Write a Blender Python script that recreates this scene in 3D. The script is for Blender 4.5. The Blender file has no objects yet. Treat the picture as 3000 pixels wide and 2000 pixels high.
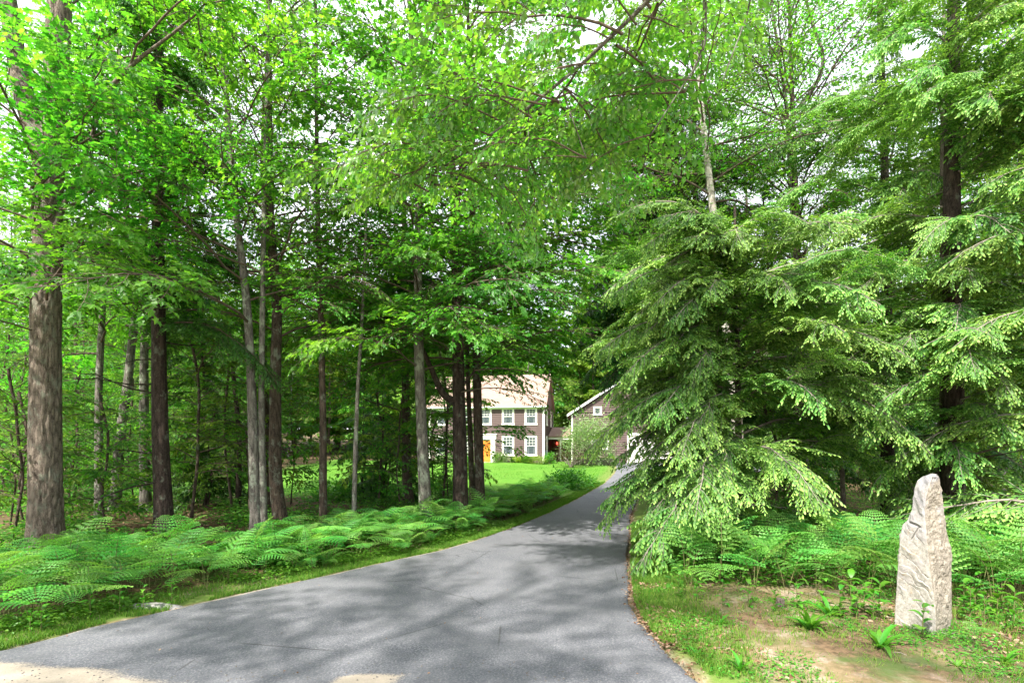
import bpy, math, random
import numpy as np
from mathutils import Vector, Matrix

SC = bpy.context.scene
COL = SC.collection
R = math.radians
# ------------------------------------------------------------------ camera, sky, sun, exposure
CAM_H = 2.0
FPX = 1500.0            # focal length in photo pixels (photo 3000 wide)
HOR = 1310.0            # horizon row in the photo
VS = 3000.0 / 2352.0
cam_d = bpy.data.cameras.new('camera'); cam = bpy.data.objects.new('camera', cam_d); COL.objects.link(cam)
cam.location = (0, 0, CAM_H); cam.rotation_euler = (R(90), 0, 0)
cam_d.sensor_width = 36.0; cam_d.lens = 36.0 * FPX / 3000.0; cam_d.shift_y = (HOR - 1000.0) / 3000.0
cam_d.clip_start = 0.05; cam_d.clip_end = 2000
SC.camera = cam
SUN = Vector((-0.52, -0.72, 1.08)).normalized()
SUN_EL = math.asin(SUN.z); SUN_AZ = math.atan2(SUN.x, SUN.y)
w = bpy.data.worlds.new('World'); SC.world = w; w.use_nodes = True
nt = w.node_tree; bg = nt.nodes['Background']
sky = nt.nodes.new('ShaderNodeTexSky'); sky.sky_type = 'NISHITA'; sky.sun_disc = False
sky.sun_elevation = SUN_EL; sky.sun_rotation = SUN_AZ; sky.air_density = 1.0; sky.dust_density = 3.0; sky.ozone_density = 1.0
tcw = nt.nodes.new('ShaderNodeTexCoord'); cn = nt.nodes.new('ShaderNodeTexNoise'); cn.inputs['Scale'].default_value = 2.2; cn.inputs['Detail'].default_value = 6
nt.links.new(tcw.outputs['Generated'], cn.inputs['Vector'])          # thin bright cloud veil all over the sky
cr = nt.nodes.new('ShaderNodeMapRange'); cr.inputs[1].default_value = .3; cr.inputs[2].default_value = .7; cr.inputs[3].default_value = .55; cr.inputs[4].default_value = .95; nt.links.new(cn.outputs[0], cr.inputs[0])
cm = nt.nodes.new('ShaderNodeMix'); cm.data_type = 'RGBA'; nt.links.new(cr.outputs[0], cm.inputs[0]); nt.links.new(sky.outputs[0], cm.inputs[6]); cm.inputs[7].default_value = (5.6, 5.65, 5.9, 1)
nt.links.new(cm.outputs[2], bg.inputs[0]); bg.inputs[1].default_value = 0.15
sl = bpy.data.lights.new('sun', 'SUN'); sl.energy = 4.3; sl.angle = R(1.0); sl.color = (1.0, 0.95, 0.87)
so = bpy.data.objects.new('sun', sl); COL.objects.link(so); so.rotation_euler = SUN.to_track_quat('Z', 'Y').to_euler()
so.location = (-20, -15, 40)
vs = SC.view_settings; vs.view_transform = 'Standard'; vs.look = 'None'; vs.gamma = 1.0; vs.exposure = 1.62
SC.render.engine = 'CYCLES'
cy = SC.cycles; cy.max_bounces = 6; cy.diffuse_bounces = 3; cy.glossy_bounces = 2; cy.transmission_bounces = 5; cy.transparent_max_bounces = 6
cy.caustics_reflective = False; cy.caustics_refractive = False; cy.use_denoising = True; cy.adaptive_threshold = .02

# ------------------------------------------------------------------ helpers
def smooth(a, b, x):
    t = np.clip((np.asarray(x, float) - a) / (b - a), 0, 1); return t * t * (3 - 2 * t)
def _hash(i, j, k, s):
    n = (i * 374761393 + j * 668265263 + k * 2147483647 + s * 974634777) & 0xffffffff
    n = ((n ^ (n >> 13)) * 1274126177) & 0xffffffff
    return ((n ^ (n >> 16)) & 0xffff) / 65535.0
def vn(P, s=0):
    P = np.asarray(P, float); I = np.floor(P).astype(np.int64); f = P - I; f = f * f * (3 - 2 * f); out = 0
    for a in (0, 1):
        for b in (0, 1):
            for c in (0, 1):
                wgt = (f[:, 0] if a else 1 - f[:, 0]) * (f[:, 1] if b else 1 - f[:, 1]) * (f[:, 2] if c else 1 - f[:, 2])
                out = out + wgt * _hash(I[:, 0] + a, I[:, 1] + b, I[:, 2] + c, s)
    return out
def fbm(P, s=0, o=3):
    P = np.asarray(P, float); v = 0; a = .5
    for k in range(o): v = v + a * (vn(P * 2 ** k, s + k) - .5) * 2; a *= .5
    return v
def tz(x, y):
    x = np.asarray(x, float); y = np.asarray(y, float)
    return .56 * (np.clip(y - 18, 0, 30) / 29.) ** 1.6 + np.clip(y - 49, 0, 200) * .05
def at(vx, vy, d): return Vector(((vx * VS - 1500) * d / FPX, d, CAM_H - (vy * VS - HOR) * d / FPX))
def G(vx, vy):
    lo = 3.0
    for d in np.arange(3.0, 130, .05):
        p = at(vx, vy, d)
        if p.z <= float(tz(p.x, d)): return p
    return p
EL = np.array([(-30, -60), (0, -19), (3, -9.5), (4.2, -6.4), (5.01, -5.01), (5.65, -4.69), (6.3, -4.16), (7.18, -3.52), (8.02, -2.84), (8.85, -2.23), (9.77, -1.46),
      (10.9, -.80), (12.7, .04), (15.4, 1.09), (20, 2.62), (27.3, 4.97), (34.5, 6.9), (40, 8.2), (44, 8.9), (48.5, 9.3)])
ER = np.array([(-30, 60), (0, 20), (2, 4.5), (3, 2.4), (4.35, 1.60), (4.98, 1.50), (5.84, 1.46), (6.67, 1.54), (8.62, 1.95), (11.6, 2.66), (15.4, 3.57), (20, 4.9), (27, 7.3),
      (32, 9.8), (35, 13), (37, 18), (40, 22), (48.5, 22)])
def xl(y): return np.interp(y, EL[:, 0], EL[:, 1])
def xr(y): return np.interp(y, ER[:, 0], ER[:, 1])

def tag(o, label=None, cat=None, group=None, kind=None):
    if label: o['label'] = label
    if cat: o['category'] = cat
    if group: o['group'] = group
    if kind: o['kind'] = kind
    return o
def empty(name, loc=(0, 0, 0), rz=0, parent=None):
    o = bpy.data.objects.new(name, None); COL.objects.link(o); o.location = loc; o.rotation_euler = (0, 0, rz); o.empty_display_size = .1
    if parent: o.parent = parent
    return o
def link(name, me, parent=None, loc=None, mat=None):
    o = bpy.data.objects.new(name, me); COL.objects.link(o)
    if parent: o.parent = parent
    if loc is not None: o.location = loc
    if mat is not None: o.matrix_local = mat
    return o
class MB:
    """collects triangles"""
    def __init__(s): s.v = []; s.f = []; s.t = []; s.m = []; s.sm = []; s.n = 0; s.at = {}
    def add(s, V, Fc, tint=.5, mi=0, sm=False):
        V = np.asarray(V, float).reshape(-1, 3); Fc = np.asarray(Fc, np.int64)
        if Fc.shape[1] == 4: Fc = np.concatenate([Fc[:, [0, 1, 2]], Fc[:, [0, 2, 3]]])
        s.v.append(V); s.f.append(Fc + s.n); s.n += len(V)
        s.t.append(np.broadcast_to(np.asarray(tint, float), (len(V),)))
        s.m.append(np.full(len(Fc), mi)); s.sm.append(np.full(len(Fc), sm)); return s
    def arr(s):
        return np.concatenate(s.v), np.concatenate(s.f), np.concatenate(s.t), np.concatenate(s.m), np.concatenate(s.sm)
    def mesh(s, name, mats, attrs=None):
        V, Fc, t, m, q = s.arr(); me = bpy.data.meshes.new(name)
        me.vertices.add(len(V)); me.vertices.foreach_set('co', V.ravel())
        me.loops.add(len(Fc) * 3); me.loops.foreach_set('vertex_index', Fc.ravel().astype(np.int32))
        me.polygons.add(len(Fc)); me.polygons.foreach_set('loop_start', (np.arange(len(Fc)) * 3).astype(np.int32))
        for x in mats: me.materials.append(x)
        me.polygons.foreach_set('material_index', m.astype(np.int32)); me.polygons.foreach_set('use_smooth', q.astype(bool))
        a = me.attributes.new('tint', 'FLOAT', 'POINT'); a.data.foreach_set('value', t.astype(np.float32))
        for k, val in (attrs or {}).items():
            a = me.attributes.new(k, 'FLOAT', 'POINT'); a.data.foreach_set('value', np.asarray(val, np.float32))
        me.update(calc_edges=True); return me
    # --- shapes
    def box(s, x0, x1, y0, y1, z0, z1, mi=0, tint=.5):
        V = [(x, y, z) for z in (z0, z1) for y in (y0, y1) for x in (x0, x1)]
        return s.add(V, [(0, 2, 3, 1), (4, 5, 7, 6), (0, 1, 5, 4), (2, 6, 7, 3), (0, 4, 6, 2), (1, 3, 7, 5)], tint, mi)
    def tube(s, P, r, n=5, mi=0, tint=.5, rn=0, seed=0, cap=True):
        P = np.asarray(P, float); r = np.broadcast_to(np.asarray(r, float), (len(P),)); k = len(P)
        T = np.gradient(P, axis=0); T /= np.linalg.norm(T, axis=1)[:, None] + 1e-9
        ref = np.array([1., 0, 0]) if abs(T[0, 0]) < .7 else np.array([0, 1., 0])
        A = ref - T * (T @ ref)[:, None]; A /= np.linalg.norm(A, axis=1)[:, None]; B = np.cross(T, A)
        th = np.arange(n) * 2 * np.pi / n
        ring = A[:, None] * np.cos(th)[None, :, None] + B[:, None] * np.sin(th)[None, :, None]
        rr = r[:, None] * np.ones(n)[None]
        if rn:
            q = (P[:, None] * .9 + ring * 1.3).reshape(-1, 3); rr = rr * (1 + rn * fbm(q + seed * 7.3, seed, 2).reshape(k, n))
        V = (P[:, None] + ring * rr[..., None]).reshape(-1, 3)
        i = np.arange(k - 1)[:, None] * n; j = np.arange(n)[None]; j2 = (j + 1) % n
        Q = np.stack([i + j, i + j2, i + n + j2, i + n + j], -1).reshape(-1, 4)
        s.add(V, Q, tint, mi, True)
        if cap and n > 3: s.add(V[-n:], [(0, a, a + 1) for a in range(1, n - 1)], tint, mi, True)
        return s
    def leaves(s, P, D, N, size, shape, tint, mi=0, tipt=0.):
        """one leaf per row: P base, D direction, N rough normal"""
        sv, sf, st = shape; P = np.asarray(P); D = np.asarray(D, float); N = np.asarray(N, float)
        D = D / (np.linalg.norm(D, axis=1)[:, None] + 1e-9); N = N - D * (N * D).sum(1)[:, None]; N /= np.linalg.norm(N, axis=1)[:, None] + 1e-9
        S = np.cross(N, D); size = np.broadcast_to(np.asarray(size, float), (len(P),)); k = len(sv)
        V = P[:, None] + size[:, None, None] * (sv[None, :, 0:1] * D[:, None] + sv[None, :, 1:2] * S[:, None] + sv[None, :, 2:3] * N[:, None])
        Fc = (np.arange(len(P))[:, None, None] * k + sf[None]).reshape(-1, 3)
        tt = np.clip(np.broadcast_to(np.asarray(tint, float), (len(P),))[:, None] + st[None] * tipt, 0, 1)
        return s.add(V.reshape(-1, 3), Fc, tt.ravel(), mi)
def shp(v, f):
    v = np.array(v, float); return v, np.array(f), v[:, 0]
# leaf outlines (length 1 along x)
S_DIA = shp([(0, 0, 0), (.45, .27, .06), (1, 0, -.05), (.45, -.27, .06)], [(0, 2, 1), (0, 3, 2)])
S_OVAL = shp([(0, 0, 0), (.25, .2, .05), (.6, .23, .04), (1, 0, -.1), (.6, -.23, .04), (.25, -.2, .05), (.45, 0, 0)],
             [(0, 6, 1), (1, 6, 2), (2, 6, 3), (0, 5, 6), (5, 4, 6), (4, 3, 6)])
S_BROAD = shp([(0, 0, 0), (.22, .24, .05), (.52, .30, .05), (1, 0, -.12), (.52, -.30, .05), (.22, -.24, .05), (.45, 0, 0)],
             [(0, 6, 1), (1, 6, 2), (2, 6, 3), (0, 5, 6), (5, 4, 6), (4, 3, 6)])
S_MAPLE = shp([(0, 0, 0), (.02, .30, .03), (.36, .24, .04), (.52, .50, -.02), (.60, .19, .03), (1, 0, -.08), (.60, -.19, .03), (.52, -.50, -.02), (.36, -.24, .04), (.02, -.30, .03)],
              [(0, 2, 1), (0, 4, 2), (2, 4, 3), (0, 5, 4), (0, 6, 5), (0, 8, 6), (8, 7, 6), (0, 9, 8)])
S_LANCE = shp([(0, 0, 0), (.3, .11, .02), (.75, .10, 0), (1, 0, -.06), (.75, -.10, 0), (.3, -.11, .02)], [(0, 2, 1), (0, 3, 2), (0, 4, 3), (0, 5, 4)])
S_FING = shp([(0, .04, 0), (.35, .17, .0), (.8, .15, -.06), (1, 0, -.11), (.8, -.15, -.06), (.35, -.17, .0), (0, -.04, 0)],
             [(0, 6, 1), (6, 5, 1), (5, 4, 1), (4, 2, 1), (4, 3, 2)])
S_TWIG = shp([(0, .03, 0), (.45, .10, -.01), (.9, .085, -.05), (1, 0, -.07), (.9, -.085, -.05), (.45, -.10, -.01), (0, -.03, 0)],
             [(0, 6, 1), (6, 5, 1), (5, 4, 1), (4, 2, 1), (4, 3, 2)])

# ------------------------------------------------------------------ materials
def newmat(name):
    m = bpy.data.materials.new(name); m.use_nodes = True; t = m.node_tree; b = t.nodes['Principled BSDF']; return m, t, b
def nd(t, typ, **kw):
    n = t.nodes.new(typ)
    for k, v in kw.items():
        if k.startswith('i_'):
            key = k[2:]; n.inputs[int(key) if key.isdigit() else key].default_value = v
        else: setattr(n, k, v)
    return n
def ramp(t, stops, src=None):
    n = t.nodes.new('ShaderNodeValToRGB'); e = n.color_ramp.elements
    while len(e) < len(stops): e.new(.5)
    for q, (p, c) in zip(e, stops): q.position = p; q.color = (*c, 1)
    if src is not None: t.links.new(src, n.inputs[0])
    return n
def mixc(t, f, a, b, mode='MIX'):
    n = t.nodes.new('ShaderNodeMix'); n.data_type = 'RGBA'; n.blend_type = mode
    for s, v in ((0, f), (6, a), (7, b)):
        if hasattr(v, 'is_linked') or isinstance(v, bpy.types.NodeSocket): t.links.new(v, n.inputs[s])
        elif isinstance(v, (int, float)): n.inputs[s].default_value = v
        else: n.inputs[s].default_value = (*v, 1)
    return n.outputs[2]
def coords(t, scale=(1, 1, 1), kind='Object'):
    c = t.nodes.new('ShaderNodeTexCoord'); m = t.nodes.new('ShaderNodeMapping'); m.inputs['Scale'].default_value = scale
    t.links.new(c.outputs[kind], m.inputs[0]); return m.outputs[0]
def noise(t, vec, scale, detail=4, rough=.6, typ='FBM'):
    n = nd(t, 'ShaderNodeTexNoise', i_Scale=scale, i_Detail=detail, i_Roughness=rough); t.links.new(vec, n.inputs['Vector']); return n.outputs[0]
def bump(t, b, h, strength=.5, dist=.02):
    n = nd(t, 'ShaderNodeBump', i_Strength=strength, i_Distance=dist); t.links.new(h, n.inputs['Height']); t.links.new(n.outputs[0], b.inputs['Normal'])
def leafmat(name, stops, trans=.42, tcol=1.5, rough=.42, spec=.35, var=.25, hue=.018):
    m, t, b = newmat(name); out = t.nodes['Material Output']
    a = nd(t, 'ShaderNodeAttribute', attribute_name='tint'); rp = ramp(t, stops, a.outputs['Fac'])
    oi = nd(t, 'ShaderNodeObjectInfo'); h = nd(t, 'ShaderNodeHueSaturation', i_Saturation=1.0)
    mr = nd(t, 'ShaderNodeMapRange', i_3=1 - var, i_4=1 + var); t.links.new(oi.outputs['Random'], mr.inputs[0]); t.links.new(mr.outputs[0], h.inputs['Value'])
    mh = nd(t, 'ShaderNodeMapRange', i_3=.5 - hue, i_4=.5 + hue); ml = nd(t, 'ShaderNodeMath', operation='FRACT')
    mm = nd(t, 'ShaderNodeMath', operation='MULTIPLY', i_1=7.31); t.links.new(oi.outputs['Random'], mm.inputs[0]); t.links.new(mm.outputs[0], ml.inputs[0])
    t.links.new(ml.outputs[0], mh.inputs[0]); t.links.new(mh.outputs[0], h.inputs['Hue'])
    t.links.new(rp.outputs[0], h.inputs['Color']); c = h.outputs[0]
    t.links.new(c, b.inputs['Base Color']); b.inputs['Roughness'].default_value = rough; b.inputs['Specular IOR Level'].default_value = spec
    tr = nd(t, 'ShaderNodeBsdfTranslucent')
    t.links.new(mixc(t, 1.0, c, (tcol * 1.0, tcol * 1.08, tcol * .40), 'MULTIPLY'), tr.inputs[0])
    mx = nd(t, 'ShaderNodeMixShader', i_0=trans); t.links.new(b.outputs[0], mx.inputs[1]); t.links.new(tr.outputs[0], mx.inputs[2]); t.links.new(mx.outputs[0], out.inputs[0])
    return m
def plain(name, col, rough=.6, nscale=0, namt=.25, spec=.4, bs=0):
    m, t, b = newmat(name); b.inputs['Roughness'].default_value = rough; b.inputs['Specular IOR Level'].default_value = spec
    if nscale:
        n = noise(t, coords(t), nscale, 5); a = tuple(c * (1 - namt) for c in col); d = tuple(min(1, c * (1 + namt)) for c in col)
        t.links.new(ramp(t, [(.3, a), (.7, d)], n).outputs[0], b.inputs['Base Color'])
        if bs: bump(t, b, n, bs, .01)
    else: b.inputs['Base Color'].default_value = (*col, 1)
    return m
def bark(name, dark, light, lichen=None, sc=1., lam=.5, strength=.9):
    m, t, b = newmat(name); b.inputs['Roughness'].default_value = .9; b.inputs['Specular IOR Level'].default_value = .15
    v = coords(t, (9 * sc, 9 * sc, 2.0 * sc)); n1 = noise(t, v, 1.6, 6, .7)
    vo = nd(t, 'ShaderNodeTexVoronoi', feature='DISTANCE_TO_EDGE', i_Scale=1.3); wv = mixc(t, .35, v, nd(t, 'ShaderNodeTexNoise', i_Scale=6.).outputs[1]); t.links.new(wv, vo.inputs['Vector'])
    mul = nd(t, 'ShaderNodeMath', operation='MULTIPLY_ADD', i_1=.9); t.links.new(vo.outputs[0], mul.inputs[0]); t.links.new(n1, mul.inputs[2])
    fine = noise(t, coords(t, (1, 1, .45)), 42 * sc, 5, .75); fm = nd(t, 'ShaderNodeMath', operation='MULTIPLY_ADD', i_1=1.15, i_2=-.56); t.links.new(fine, fm.inputs[0])
    mu2 = nd(t, 'ShaderNodeMath', operation='ADD'); t.links.new(mul.outputs[0], mu2.inputs[0]); t.links.new(fm.outputs[0], mu2.inputs[1]); mul = mu2
    c = ramp(t, [(.30, dark), (.85, light)], mul.outputs[0]).outputs[0]
    if lichen:
        ln = noise(t, coords(t, (1, 1, .7)), 5.5, 5, .7); lf = ramp(t, [(.56 - .1 * lam, (0, 0, 0)), (.66 - .1 * lam, (.8, .8, .8))], ln); c = mixc(t, lf.outputs[0], c, lichen)
    t.links.new(c, b.inputs['Base Color']); bump(t, b, mul.outputs[0], strength, .03); return m

M = {}
GR = [(0, (.022, .095, .013)), (.5, (.066, .212, .023)), (1, (.185, .370, .043))]
M['maple'] = leafmat('maple_leaf', GR, .50, 2.1)
M['beech'] = leafmat('beech_leaf', [(0, (.040, .130, .022)), (.5, (.100, .255, .036)), (1, (.230, .410, .065))], .42, 1.8, .28, .9)
M['dark'] = leafmat('shaded_leaf', [(0, (.018, .072, .014)), (.5, (.050, .160, .026)), (1, (.125, .270, .040))], .46, 2.0)  # darker copy of the maple leaf, woodland shade put into its colour
M['far'] = leafmat('far_leaf', [(0, (.030, .090, .014)), (.5, (.080, .200, .028)), (1, (.200, .345, .055))], .45, 1.8, .6, .2, .35, .03)
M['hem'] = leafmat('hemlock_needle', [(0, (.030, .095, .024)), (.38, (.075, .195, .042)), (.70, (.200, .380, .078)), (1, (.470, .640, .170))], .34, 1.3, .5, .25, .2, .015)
M['dkhem'] = leafmat('shaded_hemlock_needle', [(0, (.010, .045, .011)), (.4, (.024, .090, .016)), (.72, (.050, .150, .022)), (1, (.120, .270, .035))], .28, 1.3, .5, .25, .2, .015)  # older growth without pale tips, and shade put into its darker greens
M['fern'] = leafmat('fern_leaf', [(0, (.042, .155, .030)), (.5, (.108, .310, .060)), (1, (.255, .490, .115))], .42, 1.5, .5, .3, .35, .03)
M['grass'] = leafmat('grass_blade', [(0, (.05, .12, .015)), (.5, (.09, .22, .02)), (1, (.22, .30, .06))], .35, 1.4, .6, .2, .1)
M['weed'] = leafmat('weed_leaf', [(0, (.03, .12, .012)), (.5, (.07, .24, .02)), (1, (.17, .36, .04))], .38, 1.5, .45, .4, .2)
M['red'] = leafmat('bronze_leaf', [(0, (.03, .012, .012)), (.5, (.05, .035, .02)), (1, (.06, .09, .02))], .35, 1.2)
M['yel'] = leafmat('gold_green_leaf', [(0, (.12, .22, .02)), (.5, (.25, .36, .04)), (1, (.45, .50, .07))], .4, 1.2)
M['sage'] = leafmat('sage_leaf', [(0, (.06, .13, .04)), (.5, (.16, .28, .10)), (1, (.32, .44, .20))], .3, 1.2)
M['twig'] = plain('twig_bark', (.10, .075, .055), .85, 12, .3, .2)
M['twigg'] = plain('grey_twig', (.22, .19, .16), .85, 12, .3, .2)
M['b_maple'] = bark('maple_bark', (.050, .037, .028), (.36, .295, .235), (.30, .31, .24), 1.7, .30, 1.4)
M['b_dark'] = bark('hemlock_bark', (.012, .009, .008), (.085, .062, .050), (.15, .16, .12), 1.3, .05)
M['b_grey'] = bark('grey_bark', (.045, .039, .034), (.22, .198, .17), (.33, .36, .28), 1.6, .45)
M['b_brown'] = bark('brown_bark', (.020, .015, .012), (.120, .090, .066), (.22, .24, .18), 1.6, .2)
def birchmat():
    m, t, b = newmat('birch_bark'); b.inputs['Roughness'].default_value = .7
    n = noise(t, coords(t, (2.2, 2.2, 16)), 2.2, 4, .6); f = ramp(t, [(.60, (0, 0, 0)), (.67, (1, 1, 1))], n)
    n2 = noise(t, coords(t), 5, 4); base = ramp(t, [(.35, (.30, .26, .21)), (.65, (.62, .58, .52))], n2).outputs[0]
    t.links.new(mixc(t, f.outputs[0], base, (.05, .04, .035)), b.inputs['Base Color']); bump(t, b, n, .4, .01); return m
M['b_birch'] = birchmat()
def deadmat():
    return bark('dead_wood', (.05, .036, .028), (.27, .22, .185), None, 1.6)
M['b_dead'] = deadmat()

def ground_mat():
    m, t, b = newmat('ground_soil'); b.inputs['Roughness'].default_value = .95; b.inputs['Specular IOR Level'].default_value = .1
    v = coords(t); n1 = noise(t, v, 1.2, 6, .65); n2 = noise(t, v, 14, 5, .7); n3 = noise(t, v, 60, 3, .7)
    litter = mixc(t, ramp(t, [(.4, (0, 0, 0)), (.6, (1, 1, 1))], n2).outputs[0], (.060, .040, .024), (.165, .105, .062))
    moss = mixc(t, ramp(t, [(.5, (0, 0, 0)), (.62, (1, 1, 1))], n1).outputs[0], litter, (.045, .085, .018))
    lawn = mixc(t, n3, (.040, .125, .012), (.095, .225, .024)); lawn = mixc(t, ramp(t, [(.42, (0, 0, 0)), (.7, (.5, .5, .5))], n1).outputs[0], lawn, (.13, .225, .035))
    sand = mixc(t, n2, (.26, .195, .145), (.46, .385, .32)); sand = mixc(t, ramp(t, [(.52, (0, 0, 0)), (.7, (.7, .7, .7))], n3).outputs[0], sand, (.22, .14, .09))
    sand = mixc(t, ramp(t, [(.36, (0, 0, 0)), (.50, (.9, .9, .9))], noise(t, v, 3.4, 7, .75)).outputs[0], sand, mixc(t, n2, (.11, .10, .035), (.23, .165, .095)))
    def A(k):
        a = nd(t, 'ShaderNodeAttribute', attribute_name=k); return a.outputs['Fac']
    c = mixc(t, A('lawn'), moss, lawn); c = mixc(t, A('verge'), c, mixc(t, n2, (.07, .14, .02), (.15, .20, .05))); c = mixc(t, A('sand'), c, sand)
    t.links.new(c, b.inputs['Base Color']); bump(t, b, n2, .7, .03); return m
M['ground'] = ground_mat()
def asphalt_mat():
    m, t, b = newmat('asphalt'); b.inputs['Roughness'].default_value = .82; b.inputs['Specular IOR Level'].default_value = .3
    v = coords(t); n1 = noise(t, v, .9, 5, .6); n2 = noise(t, v, 55, 3, .8); n3 = noise(t, v, 8, 4)
    vo = nd(t, 'ShaderNodeTexVoronoi', i_Scale=75.); t.links.new(v, vo.inputs['Vector'])
    c = ramp(t, [(.30, (.050, .053, .064)), (.5, (.096, .100, .115)), (.72, (.25, .248, .25))], n2).outputs[0]
    c = mixc(t, ramp(t, [(.0, (1, 1, 1)), (.16, (0, 0, 0))], vo.outputs[0]).outputs[0], c, (.36, .34, .31))
    c = mixc(t, ramp(t, [(.35, (0, 0, 0)), (.68, (.5, .5, .5))], n1).outputs[0], c, (.165, .165, .175))
    c = mixc(t, ramp(t, [(.72, (0, 0, 0)), (.80, (.5, .5, .5))], n3).outputs[0], c, (.05, .05, .055))
    wv = mixc(t, .12, v, nd(t, 'ShaderNodeTexNoise', i_Scale=1.7, i_Detail=5.).outputs[1]); ck = nd(t, 'ShaderNodeTexVoronoi', feature='DISTANCE_TO_EDGE', i_Scale=.55); t.links.new(wv, ck.inputs['Vector'])
    cf = nd(t, 'ShaderNodeMath', operation='MULTIPLY'); t.links.new(ramp(t, [(.0, (1, 1, 1)), (.006, (0, 0, 0))], ck.outputs[0]).outputs[0], cf.inputs[0]); t.links.new(ramp(t, [(.50, (0, 0, 0)), (.58, (.8, .8, .8))], noise(t, v, .7, 3)).outputs[0], cf.inputs[1])
    c = mixc(t, cf.outputs[0], c, (.035, .035, .036))
    c = mixc(t, ramp(t, [(.55, (0, 0, 0)), (.72, (.45, .45, .45))], noise(t, coords(t, (1, 1, 1)), 2.3, 6, .7)).outputs[0], c, (.085, .086, .092))
    sand = mixc(t, n2, (.24, .20, .155), (.42, .365, .295))
    a = nd(t, 'ShaderNodeAttribute', attribute_name='sand'); md = nd(t, 'ShaderNodeMath', operation='MULTIPLY_ADD', i_1=.9, i_2=-.45); t.links.new(n2, md.inputs[0])
    ad = nd(t, 'ShaderNodeMath', operation='ADD'); t.links.new(a.outputs['Fac'], ad.inputs[0]); t.links.new(md.outputs[0], ad.inputs[1])
    c = mixc(t, ramp(t, [(.35, (0, 0, 0)), (.65, (1, 1, 1))], ad.outputs[0]).outputs[0], c, sand)
    t.links.new(c, b.inputs['Base Color']); bump(t, b, n2, .55, .012); return m
M['asphalt'] = asphalt_mat()

# ------------------------------------------------------------------ ground sheet and driveway
def spaced(segs):
    o = []
    for a, b_, s in segs: o.append(np.arange(a, b_, s))
    return np.concatenate(o + [np.array([segs[-1][1]])])
gx = spaced([(-900, -150, 75), (-150, -60, 6), (-60, -20, 1.6), (-20, -8, .4), (-8, 8, .13), (8, 20, .4), (20, 60, 1.6), (60, 150, 6), (150, 900, 75)])
gy = spaced([(-300, -30, 45), (-30, 0, 3), (0, 4, .4), (4, 14, .13), (14, 30, .3), (30, 60, .8), (60, 160, 5), (160, 900, 74)])
XX, YY = np.meshgrid(gx, gy); X = XX.ravel(); Y = YY.ravel()
dl = xl(Y) - X; dr = X - xr(Y); indrv = (dl < .02) & (dr < .02) & (Y < 48.4)
dist = np.where(indrv, 0, np.maximum(dl, dr)); dist = np.where(Y > 48.4, 5, dist)
P3 = np.stack([X, Y, X * 0], 1)
nz = fbm(P3 * .35, 3, 3); nf = fbm(P3 * 2.2, 9, 3)
Z = tz(X, Y) + np.where(indrv, -.06, smooth(.25, 2.0, dist) * (.16 * nz + .03 * nf)) + np.where(indrv, 0, .012 * smooth(.06, .3, dist))
lawnm = smooth(20.3, 21.6, Y + nz * 1.6) * smooth(-19, -17, X) * smooth(.2, .8, dl) * (Y < 52)
vergem = smooth(1.2, .3, dist + .25 * nf) * (Y < 44)
rim = smooth(.14, .04, dist + .06 * nf)
sandm = np.clip(rim + smooth(.35, 1.1, dr + .5 * nf) * smooth(8.2, 6.6, Y + nf) * (X > 0) * (X < 12) * (.15 + .75 * smooth(.02, .34, fbm(P3 * 1.5, 61, 4))) + .9 * smooth(.12, .45, fbm(P3 * 1.1, 21, 3)) * (dl > 0) * (dl < .9) * (Y < 9), 0, 1)
mb = MB(); n = len(gx); i = (np.arange(len(gy) - 1)[:, None] * n + np.arange(n - 1)[None]).ravel()
mb.add(np.stack([X, Y, Z], 1), np.stack([i, i + 1, i + n + 1, i + n], 1), .5, 0, True)
tag(link('ground', mb.mesh('ground', [M['ground']], {'lawn': lawnm, 'verge': vergem, 'sand': sandm})), 'forest floor, lawn and sandy verge round the driveway', 'ground', kind='structure')
ys = spaced([(-30, 0, 3), (0, 3.6, .4), (3.6, 14, .12), (14, 48.5, .3)]); us = np.concatenate([[0, .004, .012], np.linspace(.03, .97, 40), [.988, .996, 1]])
jl = .045 * fbm(np.stack([ys * 2.5, ys * 0, ys * 0], 1), 31, 3); jr = .045 * fbm(np.stack([ys * 2.5, ys * 0 + 5, ys * 0], 1), 33, 3)
A0 = xl(ys) + jl; B0 = xr(ys) + jr
DX = A0[:, None] + (B0 - A0)[:, None] * us[None]; DY = ys[:, None] + DX * 0
DP = np.stack([DX.ravel(), DY.ravel(), DX.ravel() * 0], 1)
DZ = tz(DX.ravel(), DY.ravel()) + .014 - np.where((us < .002) | (us > .998), .05, 0)[None].repeat(len(ys), 0).ravel()
# sand washed over the mouth of the drive
sd = smooth(-.14, .14, (4.72 - .23 * (DP[:, 0] + 4.6) - DP[:, 1]) + .16 * fbm(DP * np.array([1.3, 2.6, 1]), 5, 4))
sd = np.maximum(sd, .85 * smooth(.3, .02, np.hypot((DP[:, 0] + 1.2) / .55, (DP[:, 1] - 4.38) / .16) - .45 + .3 * fbm(DP * 3, 6, 3)))
sd = np.maximum(sd, .8 * smooth(.10, .0, np.minimum(DP[:, 0] - xl(DP[:, 1]), 9) + .06 * fbm(DP * 4, 8, 2)) * (DP[:, 1] < 11))
mb = MB(); n = len(us); i = (np.arange(len(ys) - 1)[:, None] * n + np.arange(n - 1)[None]).ravel()
mb.add(np.stack([DP[:, 0], DP[:, 1], DZ], 1), np.stack([i, i + 1, i + n + 1, i + n], 1), .5, 0, True)
tag(link('driveway', mb.mesh('driveway', [M['asphalt']], {'sand': sd})), 'curving grey asphalt driveway leading to the brown house', 'driveway', kind='structure')

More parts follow.
